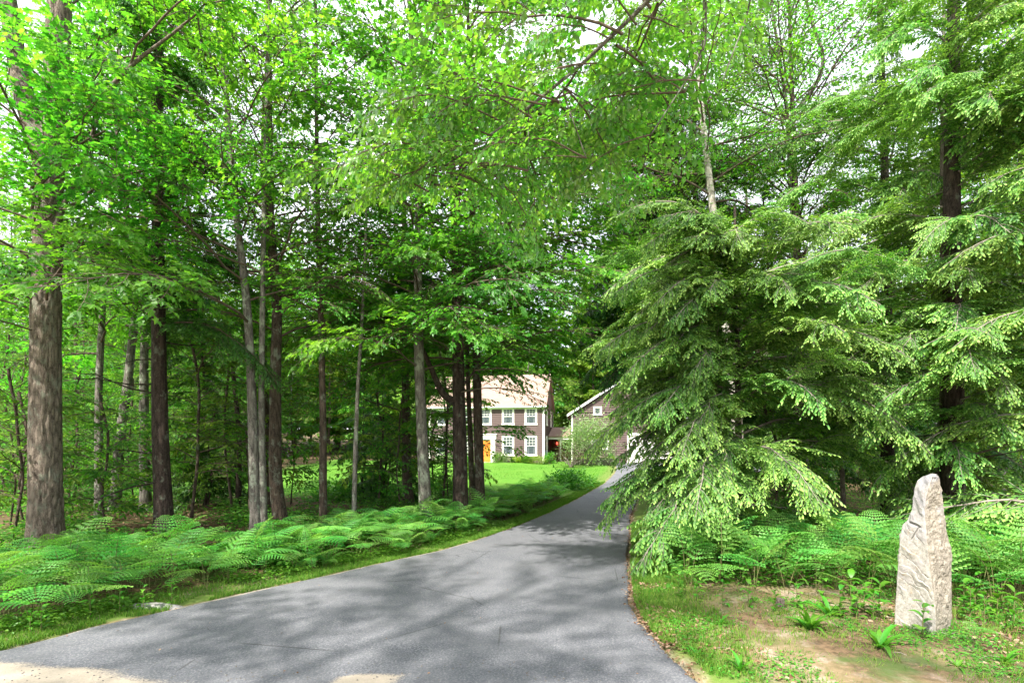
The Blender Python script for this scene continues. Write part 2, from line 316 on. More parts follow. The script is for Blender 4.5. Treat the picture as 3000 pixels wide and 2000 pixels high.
# ------------------------------------------------------------------ leafy branch templates (grow along +X, up is +Z)
def rot2(d, a):
    c, s = math.cos(a), math.sin(a); return np.array([d[0] * c - d[1] * s, d[0] * s + d[1] * c, d[2]])
def unit(v): return v / (np.linalg.norm(v) + 1e-9)
def decid(seed, L, leaf, shape, mats, step=.17, droop=.12, ldroop=.35, dens=1., bow=.16, tl=.28, jit=.35, stem_r=.0065):
    rg = np.random.default_rng(seed); mb = MB(); LP = []; LD = []; LN = []; LT = []
    t = np.linspace(0, 1, 9); wob = np.cumsum(rg.normal(0, .03, 9)) * L * .5; wob -= wob[0]
    AX = np.stack([L * t, wob, L * (bow * np.sin(t * 2.2) - droop * t ** 2)], 1)
    mb.tube(AX, stem_r * L * (1 - t) ** .8 + .004, 5, 1, rg.random())
    def twig(p, d, ln):
        q = p + d * ln + np.array([0, 0, -.12 * ln]); mb.tube(np.array([p, (p + q) / 2 + [0, 0, .02 * ln], q]), [.004, .003, .002], 3, 1, .5, cap=False)
        k = max(3, int(ln / .055 * dens)); base = rg.uniform(.15, .85)
        for a in range(k + 1):
            u = (a + .6) / (k + .6); sgn = 1 if a % 2 else -1
            ang = sgn * rg.uniform(.5, 1.1) if a < k else 0
            ld = rot2(unit(q - p), ang); ld[2] -= ldroop * rg.uniform(.3, 1.4)
            LP.append(p + (q - p) * u + rg.normal(0, .012, 3)); LD.append(ld)
            LN.append(np.array([rg.normal(0, jit), rg.normal(0, jit), 1.])); LT.append(np.clip(base * .5 + rg.uniform(0, .5), 0, 1))
    ns = max(6, int(L / .24))
    for k in range(ns + 1):
        tt = .16 + .84 * (k + rg.uniform(-.3, .3) + .5) / (ns + .5); tt = min(tt, 1.0)
        p = np.array([np.interp(tt, t, AX[:, c]) for c in range(3)]); d0 = unit(np.array([np.interp(min(1, tt + .05), t, AX[:, c]) - np.interp(max(0, tt - .05), t, AX[:, c]) for c in range(3)]))
        sgn = 1 if k % 2 else -1
        d = rot2(d0, sgn * rg.uniform(.55, 1.05)) if k < ns else d0
        d = unit(d + np.array([0, 0, rg.normal(.02, .16)])); ln = L * (.46 * (1 - tt) ** .8 + .10) * rg.uniform(.75, 1.25)
        u = np.linspace(0, 1, 5); bend = sgn * -.18
        S = np.stack([p + rot2(d, bend * x) * ln * x + np.array([0, 0, -droop * ln * x * x * .8]) for x in u])
        mb.tube(S, .0045 * (1 - u) * (ln / .8) ** .5 + .0025, 3, 1, .5, cap=False)
        m = max(2, int(ln / step * dens ** .5))
        for a in range(m + 1):
            x = .15 + .85 * a / m; q = np.array([np.interp(x, u, S[:, c]) for c in range(3)]); dd = unit(S[-1] - S[-2]) if x > .9 else unit(S[2] - S[0])
            tw = rot2(dd, (1 if a % 2 else -1) * rg.uniform(.5, 1.0)) if a < m else dd
            twig(q, unit(tw + np.array([0, 0, rg.normal(-.03, .14)])), tl * rg.uniform(.6, 1.25) * (1.15 - .5 * x))
    mb.leaves(LP, LD, LN, leaf * rg.uniform(.7, 1.2, len(LP)), shape, LT, 0, 0.08)
    return mb
def hembough(seed, L, mats=None, step=.11, tw=.100, wid=.52):
    rg = np.random.default_rng(seed); mb = MB(); LP = []; LD = []; LN = []; LS = []; LT = []; node = tw * .52
    t = np.linspace(0, 1, 12); AX = np.stack([L * t * .97, np.cumsum(rg.normal(0, .035, 12)) * L * .3, L * (.14 * np.sin(t * 2.6) - .24 * t ** 2.6)], 1); AX[:, 1] -= AX[0, 1]
    mb.tube(AX, .0075 * L * (1 - t) + .003, 5, 1, .5)
    def finger(q, d, s, tn):
        LP.append(q); LD.append(d + rg.normal(0, .10, 3)); LN.append([rg.normal(0, .35), rg.normal(0, .35), 1.]); LS.append(s); LT.append(tn)
    n = int(L * .94 / step)
    for k in range(n + 1):
        tt = min(1, .06 + .94 * (k + rg.uniform(-.3, .3)) / n) if k < n else 1.; p = np.array([np.interp(tt, t, AX[:, c]) for c in range(3)]); d0 = unit(np.array([np.interp(min(1, tt + .04), t, AX[:, c]) - np.interp(max(0, tt - .04), t, AX[:, c]) for c in range(3)]))
        env = wid * L * (min(1, tt / .3) ** .6) * max(0, 1 - tt) ** .6 * .72 + .12
        for sgn in ((1, -1) if k < n else (0,)):
            if sgn and rg.random() < .10: continue
            d = rot2(d0, sgn * rg.uniform(.55, 1.05)); d = unit(d + np.array([0, 0, rg.normal(-.05, .22)])); ln = env * rg.uniform(.45, 1.3)
            u = np.linspace(0, 1, 5); S = np.stack([p + rot2(d, -sgn * .3 * x) * ln * x + np.array([0, 0, -.24 * ln * x ** 2]) for x in u])
            mb.tube(S, .003 * (1 - u) + .0015, 3, 1, .5, cap=False)
            m = max(2, int(ln / node)); tone = rg.uniform(0, .2)
            for a in range(m + 1):
                x = .06 + .94 * a / m; q = np.array([np.interp(x, u, S[:, c]) for c in range(3)]); e = unit(S[-1] - S[-2]) if x > .8 else unit(S[3] - S[1])
                for s2 in ((1, -1) if a < m else (0,)):
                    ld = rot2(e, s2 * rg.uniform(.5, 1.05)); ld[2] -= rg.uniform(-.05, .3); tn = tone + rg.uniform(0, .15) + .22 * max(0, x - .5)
                    if rg.random() < .34 and x < .8:      # a branchlet with its own fingers
                        bl = tw * rg.uniform(1.3, 3.0) * (1.1 - .5 * x); ld = unit(ld); mm = max(2, int(bl / node))
                        for b in range(mm + 1):
                            y = (b + .5) / (mm + .5); qq = q + ld * bl * y + np.array([0, 0, -.25 * bl * y * y])
                            for s3 in ((1, -1) if b < mm else (0,)):
                                l3 = rot2(ld, s3 * rg.uniform(.5, 1.0)); l3[2] -= rg.uniform(.0, .35); finger(qq, l3, tw * rg.uniform(.5, .95) * (1.1 - .35 * y), tn + .1 * y)
                    else: finger(q, ld, tw * (1.1 - .4 * x) * rg.uniform(.65, 1.25), tn)
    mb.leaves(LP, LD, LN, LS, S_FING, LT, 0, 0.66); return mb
def deadbough(seed, L):
    rg = np.random.default_rng(seed); mb = MB(); t = np.linspace(0, 1, 8)
    AX = np.stack([L * t, np.cumsum(rg.normal(0, .03, 8)) * L, L * (-.12 * t + .05 * np.sin(5 * t)) + np.cumsum(rg.normal(0, .01, 8)) * L], 1); AX -= AX[0]
    mb.tube(AX, .009 * L * (1 - t) + .004, 5, 0, .5)
    for k in range(int(L * 4)):
        tt = rg.uniform(.2, .95); p = np.array([np.interp(tt, t, AX[:, c]) for c in range(3)]); d = unit(rot2(np.array([1., 0, 0]), rg.choice([-1, 1]) * rg.uniform(.4, 1.1)) + np.array([0, 0, rg.normal(-.1, .25)]))
        ln = L * rg.uniform(.12, .35) * (1.1 - tt); pts = np.stack([p, p + d * ln * .5 + rg.normal(0, .03 * ln, 3), p + d * ln + np.array([0, 0, -.1 * ln])]); mb.tube(pts, [.006, .004, .002], 3, 0, .5, cap=False)
    return mb
T = {}
for k, (s, L) in enumerate([(1, 2.2), (2, 2.8), (3, 3.4), (4, 3.4), (5, 4.2), (6, 4.2)]):
    T.setdefault('maple', []).append(decid(s, L, .125, S_MAPLE, None, step=.19, dens=.95))
    T.setdefault('small', []).append(decid(s + 20, L, .085, S_OVAL if k < 2 else S_DIA, None, step=.16, dens=1.0, droop=.16))
for k, (s, L) in enumerate([(41, 1.6), (42, 2.0), (43, 2.4), (44, 2.0)]):
    T.setdefault('beech', []).append(decid(s, L, .112, S_BROAD, None, step=.15, dens=1.05, droop=.14, ldroop=.40, jit=.45))
    T.setdefault('hem', []).append(hembough(s + 9, L * .8 + .3))
for s, L in [(61, 2.6), (62, 3.2), (63, 3.4)]:
    T['hem'].append(hembough(s, L))
for s, L in [(71, 1.2), (72, 1.8), (73, 2.6)]: T.setdefault('dead', []).append(deadbough(s, L))
TL = {'maple': [2.2, 2.8, 3.4, 3.4, 4.2, 4.2], 'small': [2.2, 2.8, 3.4, 3.4, 4.2, 4.2], 'beech': [1.6, 2.0, 2.4, 2.0], 'hem': [1.58, 1.9, 2.22, 1.9, 2.6, 3.2, 3.4], 'dead': [1.2, 1.8, 2.6]}
MESH = {}
def bmesh_for(kind, idx, lm, tm):
    key = (kind, idx, lm, tm)
    if key not in MESH:
        MESH[key] = T[kind][idx].mesh('leafy_branch' if kind != 'dead' else 'bare_branch', [M[lm], M[tm]] if kind != 'dead' else [M[tm]])
    return MESH[key]
def bough_matrix(loc, az, el, roll, sc):
    return Matrix.Translation(loc) @ Matrix.Rotation(az, 4, 'Z') @ Matrix.Rotation(-el, 4, 'Y') @ Matrix.Rotation(roll, 4, 'X') @ Matrix.Scale(sc, 4)

# ------------------------------------------------------------------ trees
def trunk_mesh(P, r0, r1, mat, sides=14, flare=.7, rn=.10, seed=0, limbs=(), bark_d=0.):
    P = np.asarray(P, float); L = np.concatenate([[0], np.cumsum(np.linalg.norm(np.diff(P, axis=0), axis=1))])
    s = np.arange(0, L[-1], .12 if not bark_d else .035); Q = np.stack([np.interp(s, L, P[:, c]) for c in range(3)], 1)
    k = 9 if not bark_d else 25
    for c in (0, 1):
        pad = np.pad(Q[:, c], k // 2, mode='edge'); Q[:, c] = np.convolve(pad, np.ones(k) / k, 'valid')
    u = s / L[-1]; r = r0 + (r1 - r0) * u ** .85; r = r * (1 + flare * np.exp(-s / .22)); Q[0, 2] -= .25
    mb = MB()
    if bark_d:
        n = sides; th = np.arange(n) * 2 * np.pi / n
        V = Q[:, None] + r[:, None, None] * np.stack([np.cos(th), np.sin(th), th * 0], 1)[None]
        q = V.reshape(-1, 3) * np.array([13, 13, 2.6]); f1 = np.abs(fbm(q, 5, 3)); f2 = fbm(V.reshape(-1, 3) * np.array([2, 2, .8]), 8, 2)
        rr = (r[:, None] * (1 + .09 * f2.reshape(len(s), n)) - bark_d * smooth(.22, 0., f1).reshape(len(s), n))
        lob = 1 + .16 * np.exp(-s / .3)[:, None] * np.cos(th * 5 + 1)[None]
        V = Q[:, None] + (rr * lob)[..., None] * np.stack([np.cos(th), np.sin(th), th * 0], 1)[None]
        i = np.arange(len(s) - 1)[:, None] * n; j = np.arange(n)[None]; j2 = (j + 1) % n
        mb.add(V.reshape(-1, 3), np.stack([i + j, i + j2, i + n + j2, i + n + j], -1).reshape(-1, 4), .5, 0, True)
    else: mb.tube(Q, r, sides, 0, .5, rn, seed)
    for pts, ra, rb in limbs:
        pts = np.asarray(pts, float); l = np.linspace(0, 1, len(pts)); uu = np.linspace(0, 1, 14)
        W = np.stack([np.interp(uu, l, pts[:, c]) for c in range(3)], 1)
        W[1:-1] = (W[:-2] + W[2:] + 2 * W[1:-1]) / 4; mb.tube(W, ra + (rb - ra) * uu, 8, 0, .5, .12, seed + 3)
    return mb.mesh('trunk', [M[mat]]), Q
def tree(name, label, cat, pix, d, r0, mat, kind, leafm, nb, z0, z1, lf=lambda u: 1., el=(.0, .7), group=None, top=15., seed=0, sides=12, twig='twig', bias=None, avoid=True, flare=.7, limbs=(), bark_d=0., base=None, extra=(), r1=None, dead=0, gap=None, side=0.):
    """pix: trunk centre line in photo-view points at depth d; branches spiral up between z0 and z1"""
    rg = np.random.default_rng(seed + 100)
    if base is None:
        W = [at(a, b, d) for a, b in pix]
    else: W = [Vector(p) for p in base]
    b0 = Vector((W[0].x, W[0].y, float(tz(W[0].x, W[0].y)))); W[0] = b0.copy()
    if W[-1].z < top:
        dv = (W[-1] - W[-2]); dv = dv / max(dv.z, .3); W.append(W[-1] + dv * (top - W[-1].z) * .8 + Vector((0, 0, (top - W[-1].z) * .2)))
    Lc = [p - b0 for p in W]
    me, Q = trunk_mesh(Lc, r0, r1 or max(.02, r0 * .22), mat, sides, flare, .10, seed, [([Vector(p) - b0 for p in l[0]], l[1], l[2]) for l in limbs], bark_d)
    root = empty(name, b0); tag(root, label, cat, group); link('trunk', me, root)
    crown = empty('crown', (0, 0, 0), 0, root)
    az = rg.uniform(0, 6.28); nt_ = len(T[kind]); cnt = 0
    zt = min(z1, CAM_H + .873 * b0.y + .5) if b0.y > 6 else z1; nb = max(0, int(round(nb * (zt - z0) / (z1 - z0)))); z1 = zt
    for k in range(nb):
        u = (k + rg.uniform(.1, .9)) / nb; z = z0 + (z1 - z0) * u; az += 2.4 + rg.normal(0, .35)
        a = az if bias is None or rg.random() > bias[1] else bias[0] + rg.normal(0, .7)
        p = Vector([float(np.interp(z, Q[:, 2], Q[:, c])) for c in range(3)]); want = lf(u) * rg.uniform(.8, 1.2)
        idx = min(range(nt_), key=lambda q: abs(TL[kind][q] - want) + rg.uniform(0, .9)); sc = min(1.3, max(.6, want / TL[kind][idx]))
        e = el[0] + (el[1] - el[0]) * u + rg.normal(0, .12); ln = TL[kind][idx] * sc
        tip = b0 + p + Vector((math.cos(a) * ln, math.sin(a) * ln, math.sin(e) * ln)); mid = b0 + p + (tip - b0 - p) * .6
        if avoid and any(v.y < 4.8 and abs(v.x) < 1.15 * max(v.y, 0) + 2.0 and v.z < 9 for v in (tip, mid)): continue
        if gap and any(gap(v) for v in (tip, mid)): continue
        link('leafy_branch', bmesh_for(kind, idx, leafm, twig), crown, mat=bough_matrix(p, a, e, rg.normal(0, .25), sc)); cnt += 1
        if rg.random() < side:     # a smaller bough leaving the big one part way out
            f = rg.uniform(.35, .7); q = p + Vector((math.cos(a) * math.cos(e), math.sin(a) * math.cos(e), math.sin(e) + .10)) * ln * f; a2 = a + rg.choice([-1, 1]) * rg.uniform(.4, 1.0); e2 = e + rg.uniform(-.25, .3); s2 = rg.uniform(.5, .8)
            t2 = b0 + q + Vector((math.cos(a2), math.sin(a2), math.sin(e2))) * 1.7 * s2
            if not (gap and gap(t2)): link('leafy_branch', bmesh_for(kind, int(rg.integers(0, 4)), leafm, twig), crown, mat=bough_matrix(q, a2, e2, rg.normal(0, .4), s2))
    for (wp, a, e, roll, idx, sc) in extra:
        link('leafy_branch', bmesh_for(kind, idx, leafm, twig), crown, mat=bough_matrix(Vector(wp) - b0, a, e, roll, sc))
    for k in range(dead):
        z = rg.uniform(1.2, z0 + 2.0); a = rg.uniform(0, 6.28); p = Vector([float(np.interp(z, Q[:, 2], Q[:, c])) for c in range(3)])
        link('bare_branch', bmesh_for('dead', int(rg.integers(3)), '', mat), root, mat=bough_matrix(p, a, rg.normal(.0, .18), rg.uniform(0, 6), rg.uniform(.5, .95)))
    return root
def pxw(view_w, d): return view_w * VS * d / FPX / 2      # radius in metres from a view width
def bspan(a, b, d): return at(a, b, d)
# ------------------------------------------------------------------ house
W_CLAP = plain('brown_clapboard', (.105, .072, .066), .75, 6, .14, .3)
W_WHITE = plain('cream_trim_paint', (.80, .78, .68), .5, 3, .05, .4)
W_CORE = plain('wall_sheathing', (.07, .05, .045), .9)
W_DOOR = plain('orange_door_paint', (.72, .22, .028), .45, 5, .08, .4)
W_STEP = plain('brown_step_paint', (.16, .085, .08), .7, 8, .15)
W_STONE = plain('wall_stone', (.27, .23, .19), .9, 5, .45, .2, .6)
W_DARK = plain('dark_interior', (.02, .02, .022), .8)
W_CURT = plain('curtain_cloth', (.55, .56, .54), .9, 4, .1)
W_METAL = plain('grey_meter_metal', (.42, .46, .50), .45, 0)
W_POT = plain('red_clay_pot', (.40, .06, .035), .6, 9, .15)
W_GRAN = plain('granite_slab', (.23, .22, .21), .85, 30, .3, .2, .3)
W_GUTTER = plain('white_gutter', (.80, .82, .84), .4)
W_GARD = plain('garage_door_paint', (.78, .74, .70), .5, 2, .05)
def roofmat():
    m, t, b = newmat('tan_shingle'); b.inputs['Roughness'].default_value = .9; v = coords(t)
    br = nd(t, 'ShaderNodeTexBrick', i_Scale=1.0); br.inputs['Brick Width'].default_value = .3; br.inputs['Row Height'].default_value = .13; br.inputs['Mortar Size'].default_value = .006
    br.inputs['Color1'].default_value = (.25, .165, .125, 1); br.inputs['Color2'].default_value = (.31, .215, .17, 1); br.inputs['Mortar'].default_value = (.15, .10, .08, 1)
    t.links.new(v, br.inputs['Vector']); n = noise(t, v, 30, 3, .8)
    t.links.new(mixc(t, .35, br.outputs[0], ramp(t, [(.3, (.18, .115, .09)), (.7, (.36, .26, .21))], n).outputs[0]), b.inputs['Base Color']); bump(t, b, br.outputs[1], .3, .01); return m
W_ROOF = roofmat()
def glassmat():
    m, t, b = newmat('window_glass'); b.inputs['Base Color'].default_value = (.10, .13, .14, 1); b.inputs['Roughness'].default_value = .06; b.inputs['Specular IOR Level'].default_value = .8
    out = t.nodes['Material Output']; tr = nd(t, 'ShaderNodeBsdfTransparent'); mx = nd(t, 'ShaderNodeMixShader', i_0=.55); t.links.new(b.outputs[0], mx.inputs[1]); t.links.new(tr.outputs[0], mx.inputs[2]); t.links.new(mx.outputs[0], out.inputs[0]); return m
W_GLASS = glassmat()
def unitbox(name, mat, prof=None):
    mb = MB()
    if prof is None: mb.box(0, 1, 0, 1, 0, 1)
    else:   # clapboard: thin at the top, thick lower edge, along x 0..1 (outward is -y)
        p = prof; V = [(x, y, z) for x in (0, 1) for (y, z) in p]; k = len(p)
        mb.add(V, [(a, (a + 1) % k, k + (a + 1) % k, k + a) for a in range(k)]); mb.add(V[:k], [(0, 2, 1), (0, 3, 2)]); mb.add(V[k:], [(0, 1, 2), (0, 2, 3)])
    return mb.mesh(name, [mat])
CLAPM = unitbox('clapboard', W_CLAP, [(0, 0), (-1, 0), (-.35, 1), (0, 1)])
def boxobj(name, parent, x0, x1, y0, y1, z0, z1, mat, label=None):
    mb = MB(); mb.box(x0, x1, y0, y1, z0, z1); o = link(name, mb.mesh(name, [mat]), parent)
    if label: o['label'] = label
    return o
def clad(parent, axis, x0, x1, plane, z0, z1, pitch, openings, limit=None):
    """clapboards on a wall; axis 'x': wall faces -y at y=plane; axis 'y': wall faces +x at x=plane. openings (a,b,c,d) are left free"""
    z = z0
    while z < z1 - .02:
        h = min(pitch, z1 - z); a0, a1 = (x0, x1) if limit is None else limit(z + h * .5)
        if a1 - a0 < .1: break
        cuts = sorted([(max(a0, o[0]), min(a1, o[1])) for o in openings if o[2] < z + h - .01 and o[3] > z + .01 and o[1] > a0 and o[0] < a1]); p = a0; segs = []
        for c, d in cuts:
            if c > p + .02: segs.append((p, c))
            p = max(p, d)
        if a1 > p + .02: segs.append((p, a1))
        for c, d in segs:
            if axis == 'x': Mx = Matrix.Translation((c, plane, z)) @ Matrix.Diagonal((d - c, .06, h * .995, 1))
            else: Mx = Matrix.Translation((plane, c, z)) @ Matrix.Rotation(R(90), 4, 'Z') @ Matrix.Diagonal((d - c, .06, h * .995, 1))
            link('clapboard', CLAPM, parent, mat=Mx)
        z += pitch
WIN = {}
def window(parent, x, z, wd, ht, plane=0, axis='x', grid=(3, 3), kind='double', curtain=True):
    """x,z: lower-left corner of the casing; wd x ht outside size"""
    Mx = Matrix.Translation((x, plane, z)) if axis == 'x' else Matrix.Translation((plane, x, z)) @ Matrix.Rotation(R(90), 4, 'Z')
    key = (round(wd, 3), round(ht, 3), grid, kind)
    if key not in WIN:
        c = .125; mb = MB(); mb.box(0, c, -.075, .05, 0, ht).box(wd - c, wd, -.075, .05, 0, ht).box(c, wd - c, -.07, .05, ht - c, ht).box(-.04, wd + .04, -.11, .05, -.05, .075)
        fr = mb.mesh('window', [W_WHITE]); s = .045; ms = MB(); mu = MB(); gl = MB(); a, b, z0, z1 = c, wd - c, .075, ht - c; zm = (z0 + z1) / 2
        if kind == 'double':
            for (p, q, y) in ((z0, zm + .02, -.012), (zm - .02, z1, -.035)):
                ms.box(a, a + s, y - .02, y + .0, p, q).box(b - s, b, y - .02, y, p, q).box(a + s, b - s, y - .02, y, p, p + s).box(a + s, b - s, y - .02, y, q - s, q)
                gl.box(a + s, b - s, y - .012, y - .008, p + s, q - s)
            for k in range(1, grid[0]): xx = a + s + (b - a - 2 * s) * k / grid[0]; mu.box(xx - .011, xx + .011, -.052, -.034, zm + .025, z1 - s)
            for k in range(1, grid[1]): zz = zm + .025 + (z1 - s - zm - .025) * k / grid[1]; mu.box(a + s, b - s, -.0525, -.0345, zz - .011, zz + .011)
        else:
            k = 2 if kind == 'slider' else 1
            for j in range(k):
                p, q = a + (b - a) * j / k, a + (b - a) * (j + 1) / k
                ms.box(p, p + s, -.03, 0, z0, z1).box(q - s, q, -.03, 0, z0, z1).box(p + s, q - s, -.03, 0, z0, z0 + s).box(p + s, q - s, -.03, 0, z1 - s, z1); gl.box(p + s, q - s, -.016, -.012, z0 + s, z1 - s)
        cu = MB(); nfold = 10
        for side in ((a, a + (b - a) * .30), (b - (b - a) * .30, b)):
            xs = np.linspace(side[0], side[1], nfold); yy = .10 + .02 * np.sin(np.arange(nfold) * 2.1); V = [(x_, y_, z_) for z_ in (z0, z1) for x_, y_ in zip(xs, yy)]
            cu.add(V, [(k, k + 1, nfold + k + 1, nfold + k) for k in range(nfold - 1)])
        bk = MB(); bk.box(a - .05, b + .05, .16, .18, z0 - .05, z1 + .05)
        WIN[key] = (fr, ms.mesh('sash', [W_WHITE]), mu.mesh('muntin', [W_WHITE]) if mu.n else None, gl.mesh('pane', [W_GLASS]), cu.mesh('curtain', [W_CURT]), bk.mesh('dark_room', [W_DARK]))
    f = WIN[key]; o = link('window', f[0], parent, mat=Mx); link('sash', f[1], o); link('pane', f[3], o)
    if f[2]: link('muntin', f[2], o)
    if curtain: link('curtain', f[4], o)
    link('dark_backing', f[5], o)  # near-black backing board, the unlit room put into its colour
    return (x, x + wd, z, z + ht)
HX, HY = 2.95, 47.0; HZ = float(tz(HX, HY))
house = tag(empty('brown_house', (HX, HY, HZ), R(-10)), 'two-storey brown clapboard house with cream windows and orange front door', 'house')
WD, EV, DP_ = 11.0, 5.30, 8.2       # front runs from x=-WD to 0, faces -y
sp = 2.14; cx = -WD / 2; ops = []
for k in (-2, -1, 0, 1, 2): ops.append(window(house, cx + k * sp - .575, 3.55, 1.15, 1.56))
for k in (-2, -1, 1, 2): ops.append(window(house, cx + k * sp - .575, .68, 1.15, 1.84))
dop = (cx - .92, cx + .92, 0, 2.62); ops.append(dop)
def wallbox(name, parent, openings, x0, x1, y, z0, z1, axis='x', th=.15):
    """sheathing wall with real openings"""
    xs = sorted({x0, x1, *[min(max(o[0] + .1, x0), x1) for o in openings], *[min(max(o[1] - .1, x0), x1) for o in openings]}); zs = sorted({z0, z1, *[max(z0, o[2] + .05) for o in openings], *[min(z1, o[3] - .1) for o in openings]})
    mb = MB()
    for a, b in zip(xs[:-1], xs[1:]):
        for c, d in zip(zs[:-1], zs[1:]):
            mx_, mz = (a + b) / 2, (c + d) / 2
            if any(o[0] < mx_ < o[1] and o[2] < mz < o[3] for o in openings): continue
            if axis == 'x': mb.box(a, b, y, y + th, c, d)
            else: mb.box(y - th, y, a, b, c, d)
    return link(name, mb.mesh(name, [W_CORE]), parent)
wallbox('front_wall', house, ops, -WD, -.16, .0, -.3, EV)
sops = [window(house, 1.3, 3.55, 1.1, 1.56, 0, 'y'), window(house, 5.2, 3.55, 1.1, 1.56, 0, 'y'), window(house, 1.3, .68, 1.1, 1.84, 0, 'y')]
wallbox('side_wall', house, sops, .0, DP_, .0, -.3, EV, 'y')
boxobj('rear_wall', house, -WD, -.16, DP_ - .15, DP_, -.3, EV, W_CORE); boxobj('end_wall', house, -WD, -WD + .15, .16, DP_ - .16, -.3, EV, W_CORE)
clad(house, 'x', -WD + .16, -.16, -.002, .05, 4.98, .17, ops)
clad(house, 'y', .16, DP_ - .16, .002, .05, 5.2, .17, sops)
for (a, b, c, d) in ((-.15, .045, -.06, -.003), (-WD - .045, -WD + .15, -.06, -.003)): boxobj('corner_board', house, a, b, c, d, -.1, 4.98, W_WHITE)
boxobj('corner_board', house, .003, .06, .0, .15, -.1, 5.25, W_WHITE); boxobj('corner_board', house, .003, .06, DP_ - .15, DP_, -.1, 5.25, W_WHITE)
boxobj('frieze_board', house, -WD - .045, .045, -.065, -.004, 4.985, EV, W_WHITE)
# roof
RG = 3.25; ov = .32; hy = DP_ / 2
mb = MB(); sl_ = RG / hy; e0 = EV + .02 - ov * sl_
V = []
for x in (-WD - .25, .25):
    for (y, z) in ((-ov, e0 + .16), (hy, EV + RG + .18), (DP_ + ov, e0 + .16), (DP_ + ov, e0 + .02), (hy, EV + RG + .02), (-ov, e0 + .02)): V.append((x, y, z))
mb.add(V, [(0, 1, 7, 6), (1, 2, 8, 7), (2, 3, 9, 8), (3, 4, 10, 9), (4, 5, 11, 10), (5, 0, 6, 11)]); mb.add(V[:6], [(0, 5, 1), (1, 5, 4), (1, 4, 2), (2, 4, 3)]); mb.add(V[6:], [(0, 1, 5), (1, 4, 5), (1, 2, 4), (2, 3, 4)])
rf = link('roof', mb.mesh('roof', [W_ROOF]), house)
mb = MB(); V = [(x, y, z) for x in (-.14, -.0) for (y, z) in ((.05, EV), (DP_ - .05, EV), (hy, EV + RG - .03))]; mb.add(V, [(0, 2, 1), (3, 4, 5)]); mb.add(V, [(0, 1, 4, 3), (1, 2, 5, 4), (2, 0, 3, 5)]); link('gable_wall', mb.mesh('gable_wall', [W_CLAP]), house)
mb = MB(); V = [(x - WD + .1, y, z) for x in (-.14, -.0) for (y, z) in ((.05, EV), (DP_ - .05, EV), (hy, EV + RG - .03))]; mb.add(V, [(0, 2, 1), (3, 4, 5)]); mb.add(V, [(0, 1, 4, 3), (1, 2, 5, 4), (2, 0, 3, 5)]); link('gable_wall', mb.mesh('gable_wall', [W_CLAP]), house)
gt = MB(); gt.tube([(-WD - .25, -ov - .06, e0 + .08), (.27, -ov - .06, e0 + .08)], .062, 8); link('gutter', gt.mesh('gutter', [W_GUTTER]), house)
boxobj('soffit', house, -WD - .2, .2, -ov, -.07, e0 + .0, e0 + .018, W_WHITE)
# front door with cream surround
dr = boxobj('front_door', house, cx - .47, cx + .47, -.03, .02, .10, 2.12, W_DOOR, 'orange panelled front door')
pm = MB()
for px_ in (-.34, .04):
    for (p, q) in ((.22, .85), (.95, 1.55), (1.65, 2.0)): pm.box(cx + px_, cx + px_ + .30, -.05, -.031, p, q)
link('door_panel', pm.mesh('door_panel', [W_DOOR]), dr)
kb = MB(); kb.tube([(cx + .40, -.09, 1.05), (cx + .40, -.03, 1.05)], .035, 8); link('door_knob', kb.mesh('door_knob', [plain('brass', (.5, .35, .12), .35)]), dr)
sr = MB(); sr.box(cx - .92, cx - .50, -.10, .05, .05, 2.2).box(cx + .50, cx + .92, -.10, .05, .05, 2.2).box(cx - 1.02, cx + 1.02, -.14, .05, 2.2, 2.62).box(cx - 1.1, cx + 1.1, -.2, .05, 2.62, 2.72).box(cx - .50, cx + .50, -.08, .05, 2.12, 2.2)
link('door_surround', sr.mesh('door_surround', [W_WHITE]), house)
for k in range(4): boxobj('step', house, cx - 1.15, cx + 1.25, -.25 - .30 * (k + 1), -.11, -.45 + (.13 * (3 - k)), -.325 + .13 * (3 - k) + .002 * k, W_STEP if k else W_WHITE)
# porch in the angle between house and garage
pz = boxobj('porch_floor', house, .08, 3.3, 3.1, 6.6, -.3, .12, W_STEP)
mb = MB(); V = [(x, y, z) for x in (.07, 3.6) for (y, z) in ((2.9, 2.55), (7.0, 3.55), (7.0, 3.43), (2.9, 2.43))]; mb.add(V, [(0, 1, 5, 4), (2, 3, 7, 6), (3, 0, 4, 7), (1, 2, 6, 5), (0, 3, 2, 1), (4, 5, 6, 7)]); link('porch_roof', mb.mesh('porch_roof', [W_ROOF]), house)
boxobj('porch_beam', house, .08, 3.5, 3.0, 3.14, 2.22, 2.44, W_WHITE)
for x in (1.2, 2.9): boxobj('porch_post', house, x, x + .13, 3.01, 3.13, .12, 2.22, W_WHITE)
boxobj('porch_wall', house, .07, 3.5, 6.7, 6.85, -.3, 3.4, W_CORE)
clad(house, 'x', .07, 3.5, 6.69, .12, 3.3, .14, [(.75, 1.95, 0, 2.3)])
sd_ = boxobj('porch_door', house, .93, 1.78, 6.62, 6.68, .13, 2.12, W_DOOR, 'orange porch door with a dark glazed light')
boxobj('glazed_light', sd_, 1.15, 1.56, 6.60, 6.62, 1.0, 1.95, W_DARK)
mb = MB(); mb.box(.77, .92, 6.60, 6.69, .12, 2.2).box(1.79, 1.94, 6.60, 6.69, .12, 2.2).box(.77, 1.94, 6.60, 6.69, 2.2, 2.34); link('door_surround', mb.mesh('door_surround', [W_WHITE]), house)
lm, t, b = newmat('lantern_red_glass'); b.inputs['Base Color'].default_value = (.7, .04, .03, 1); b.inputs['Emission Color'].default_value = (1, .08, .05, 1); b.inputs['Emission Strength'].default_value = 1.2
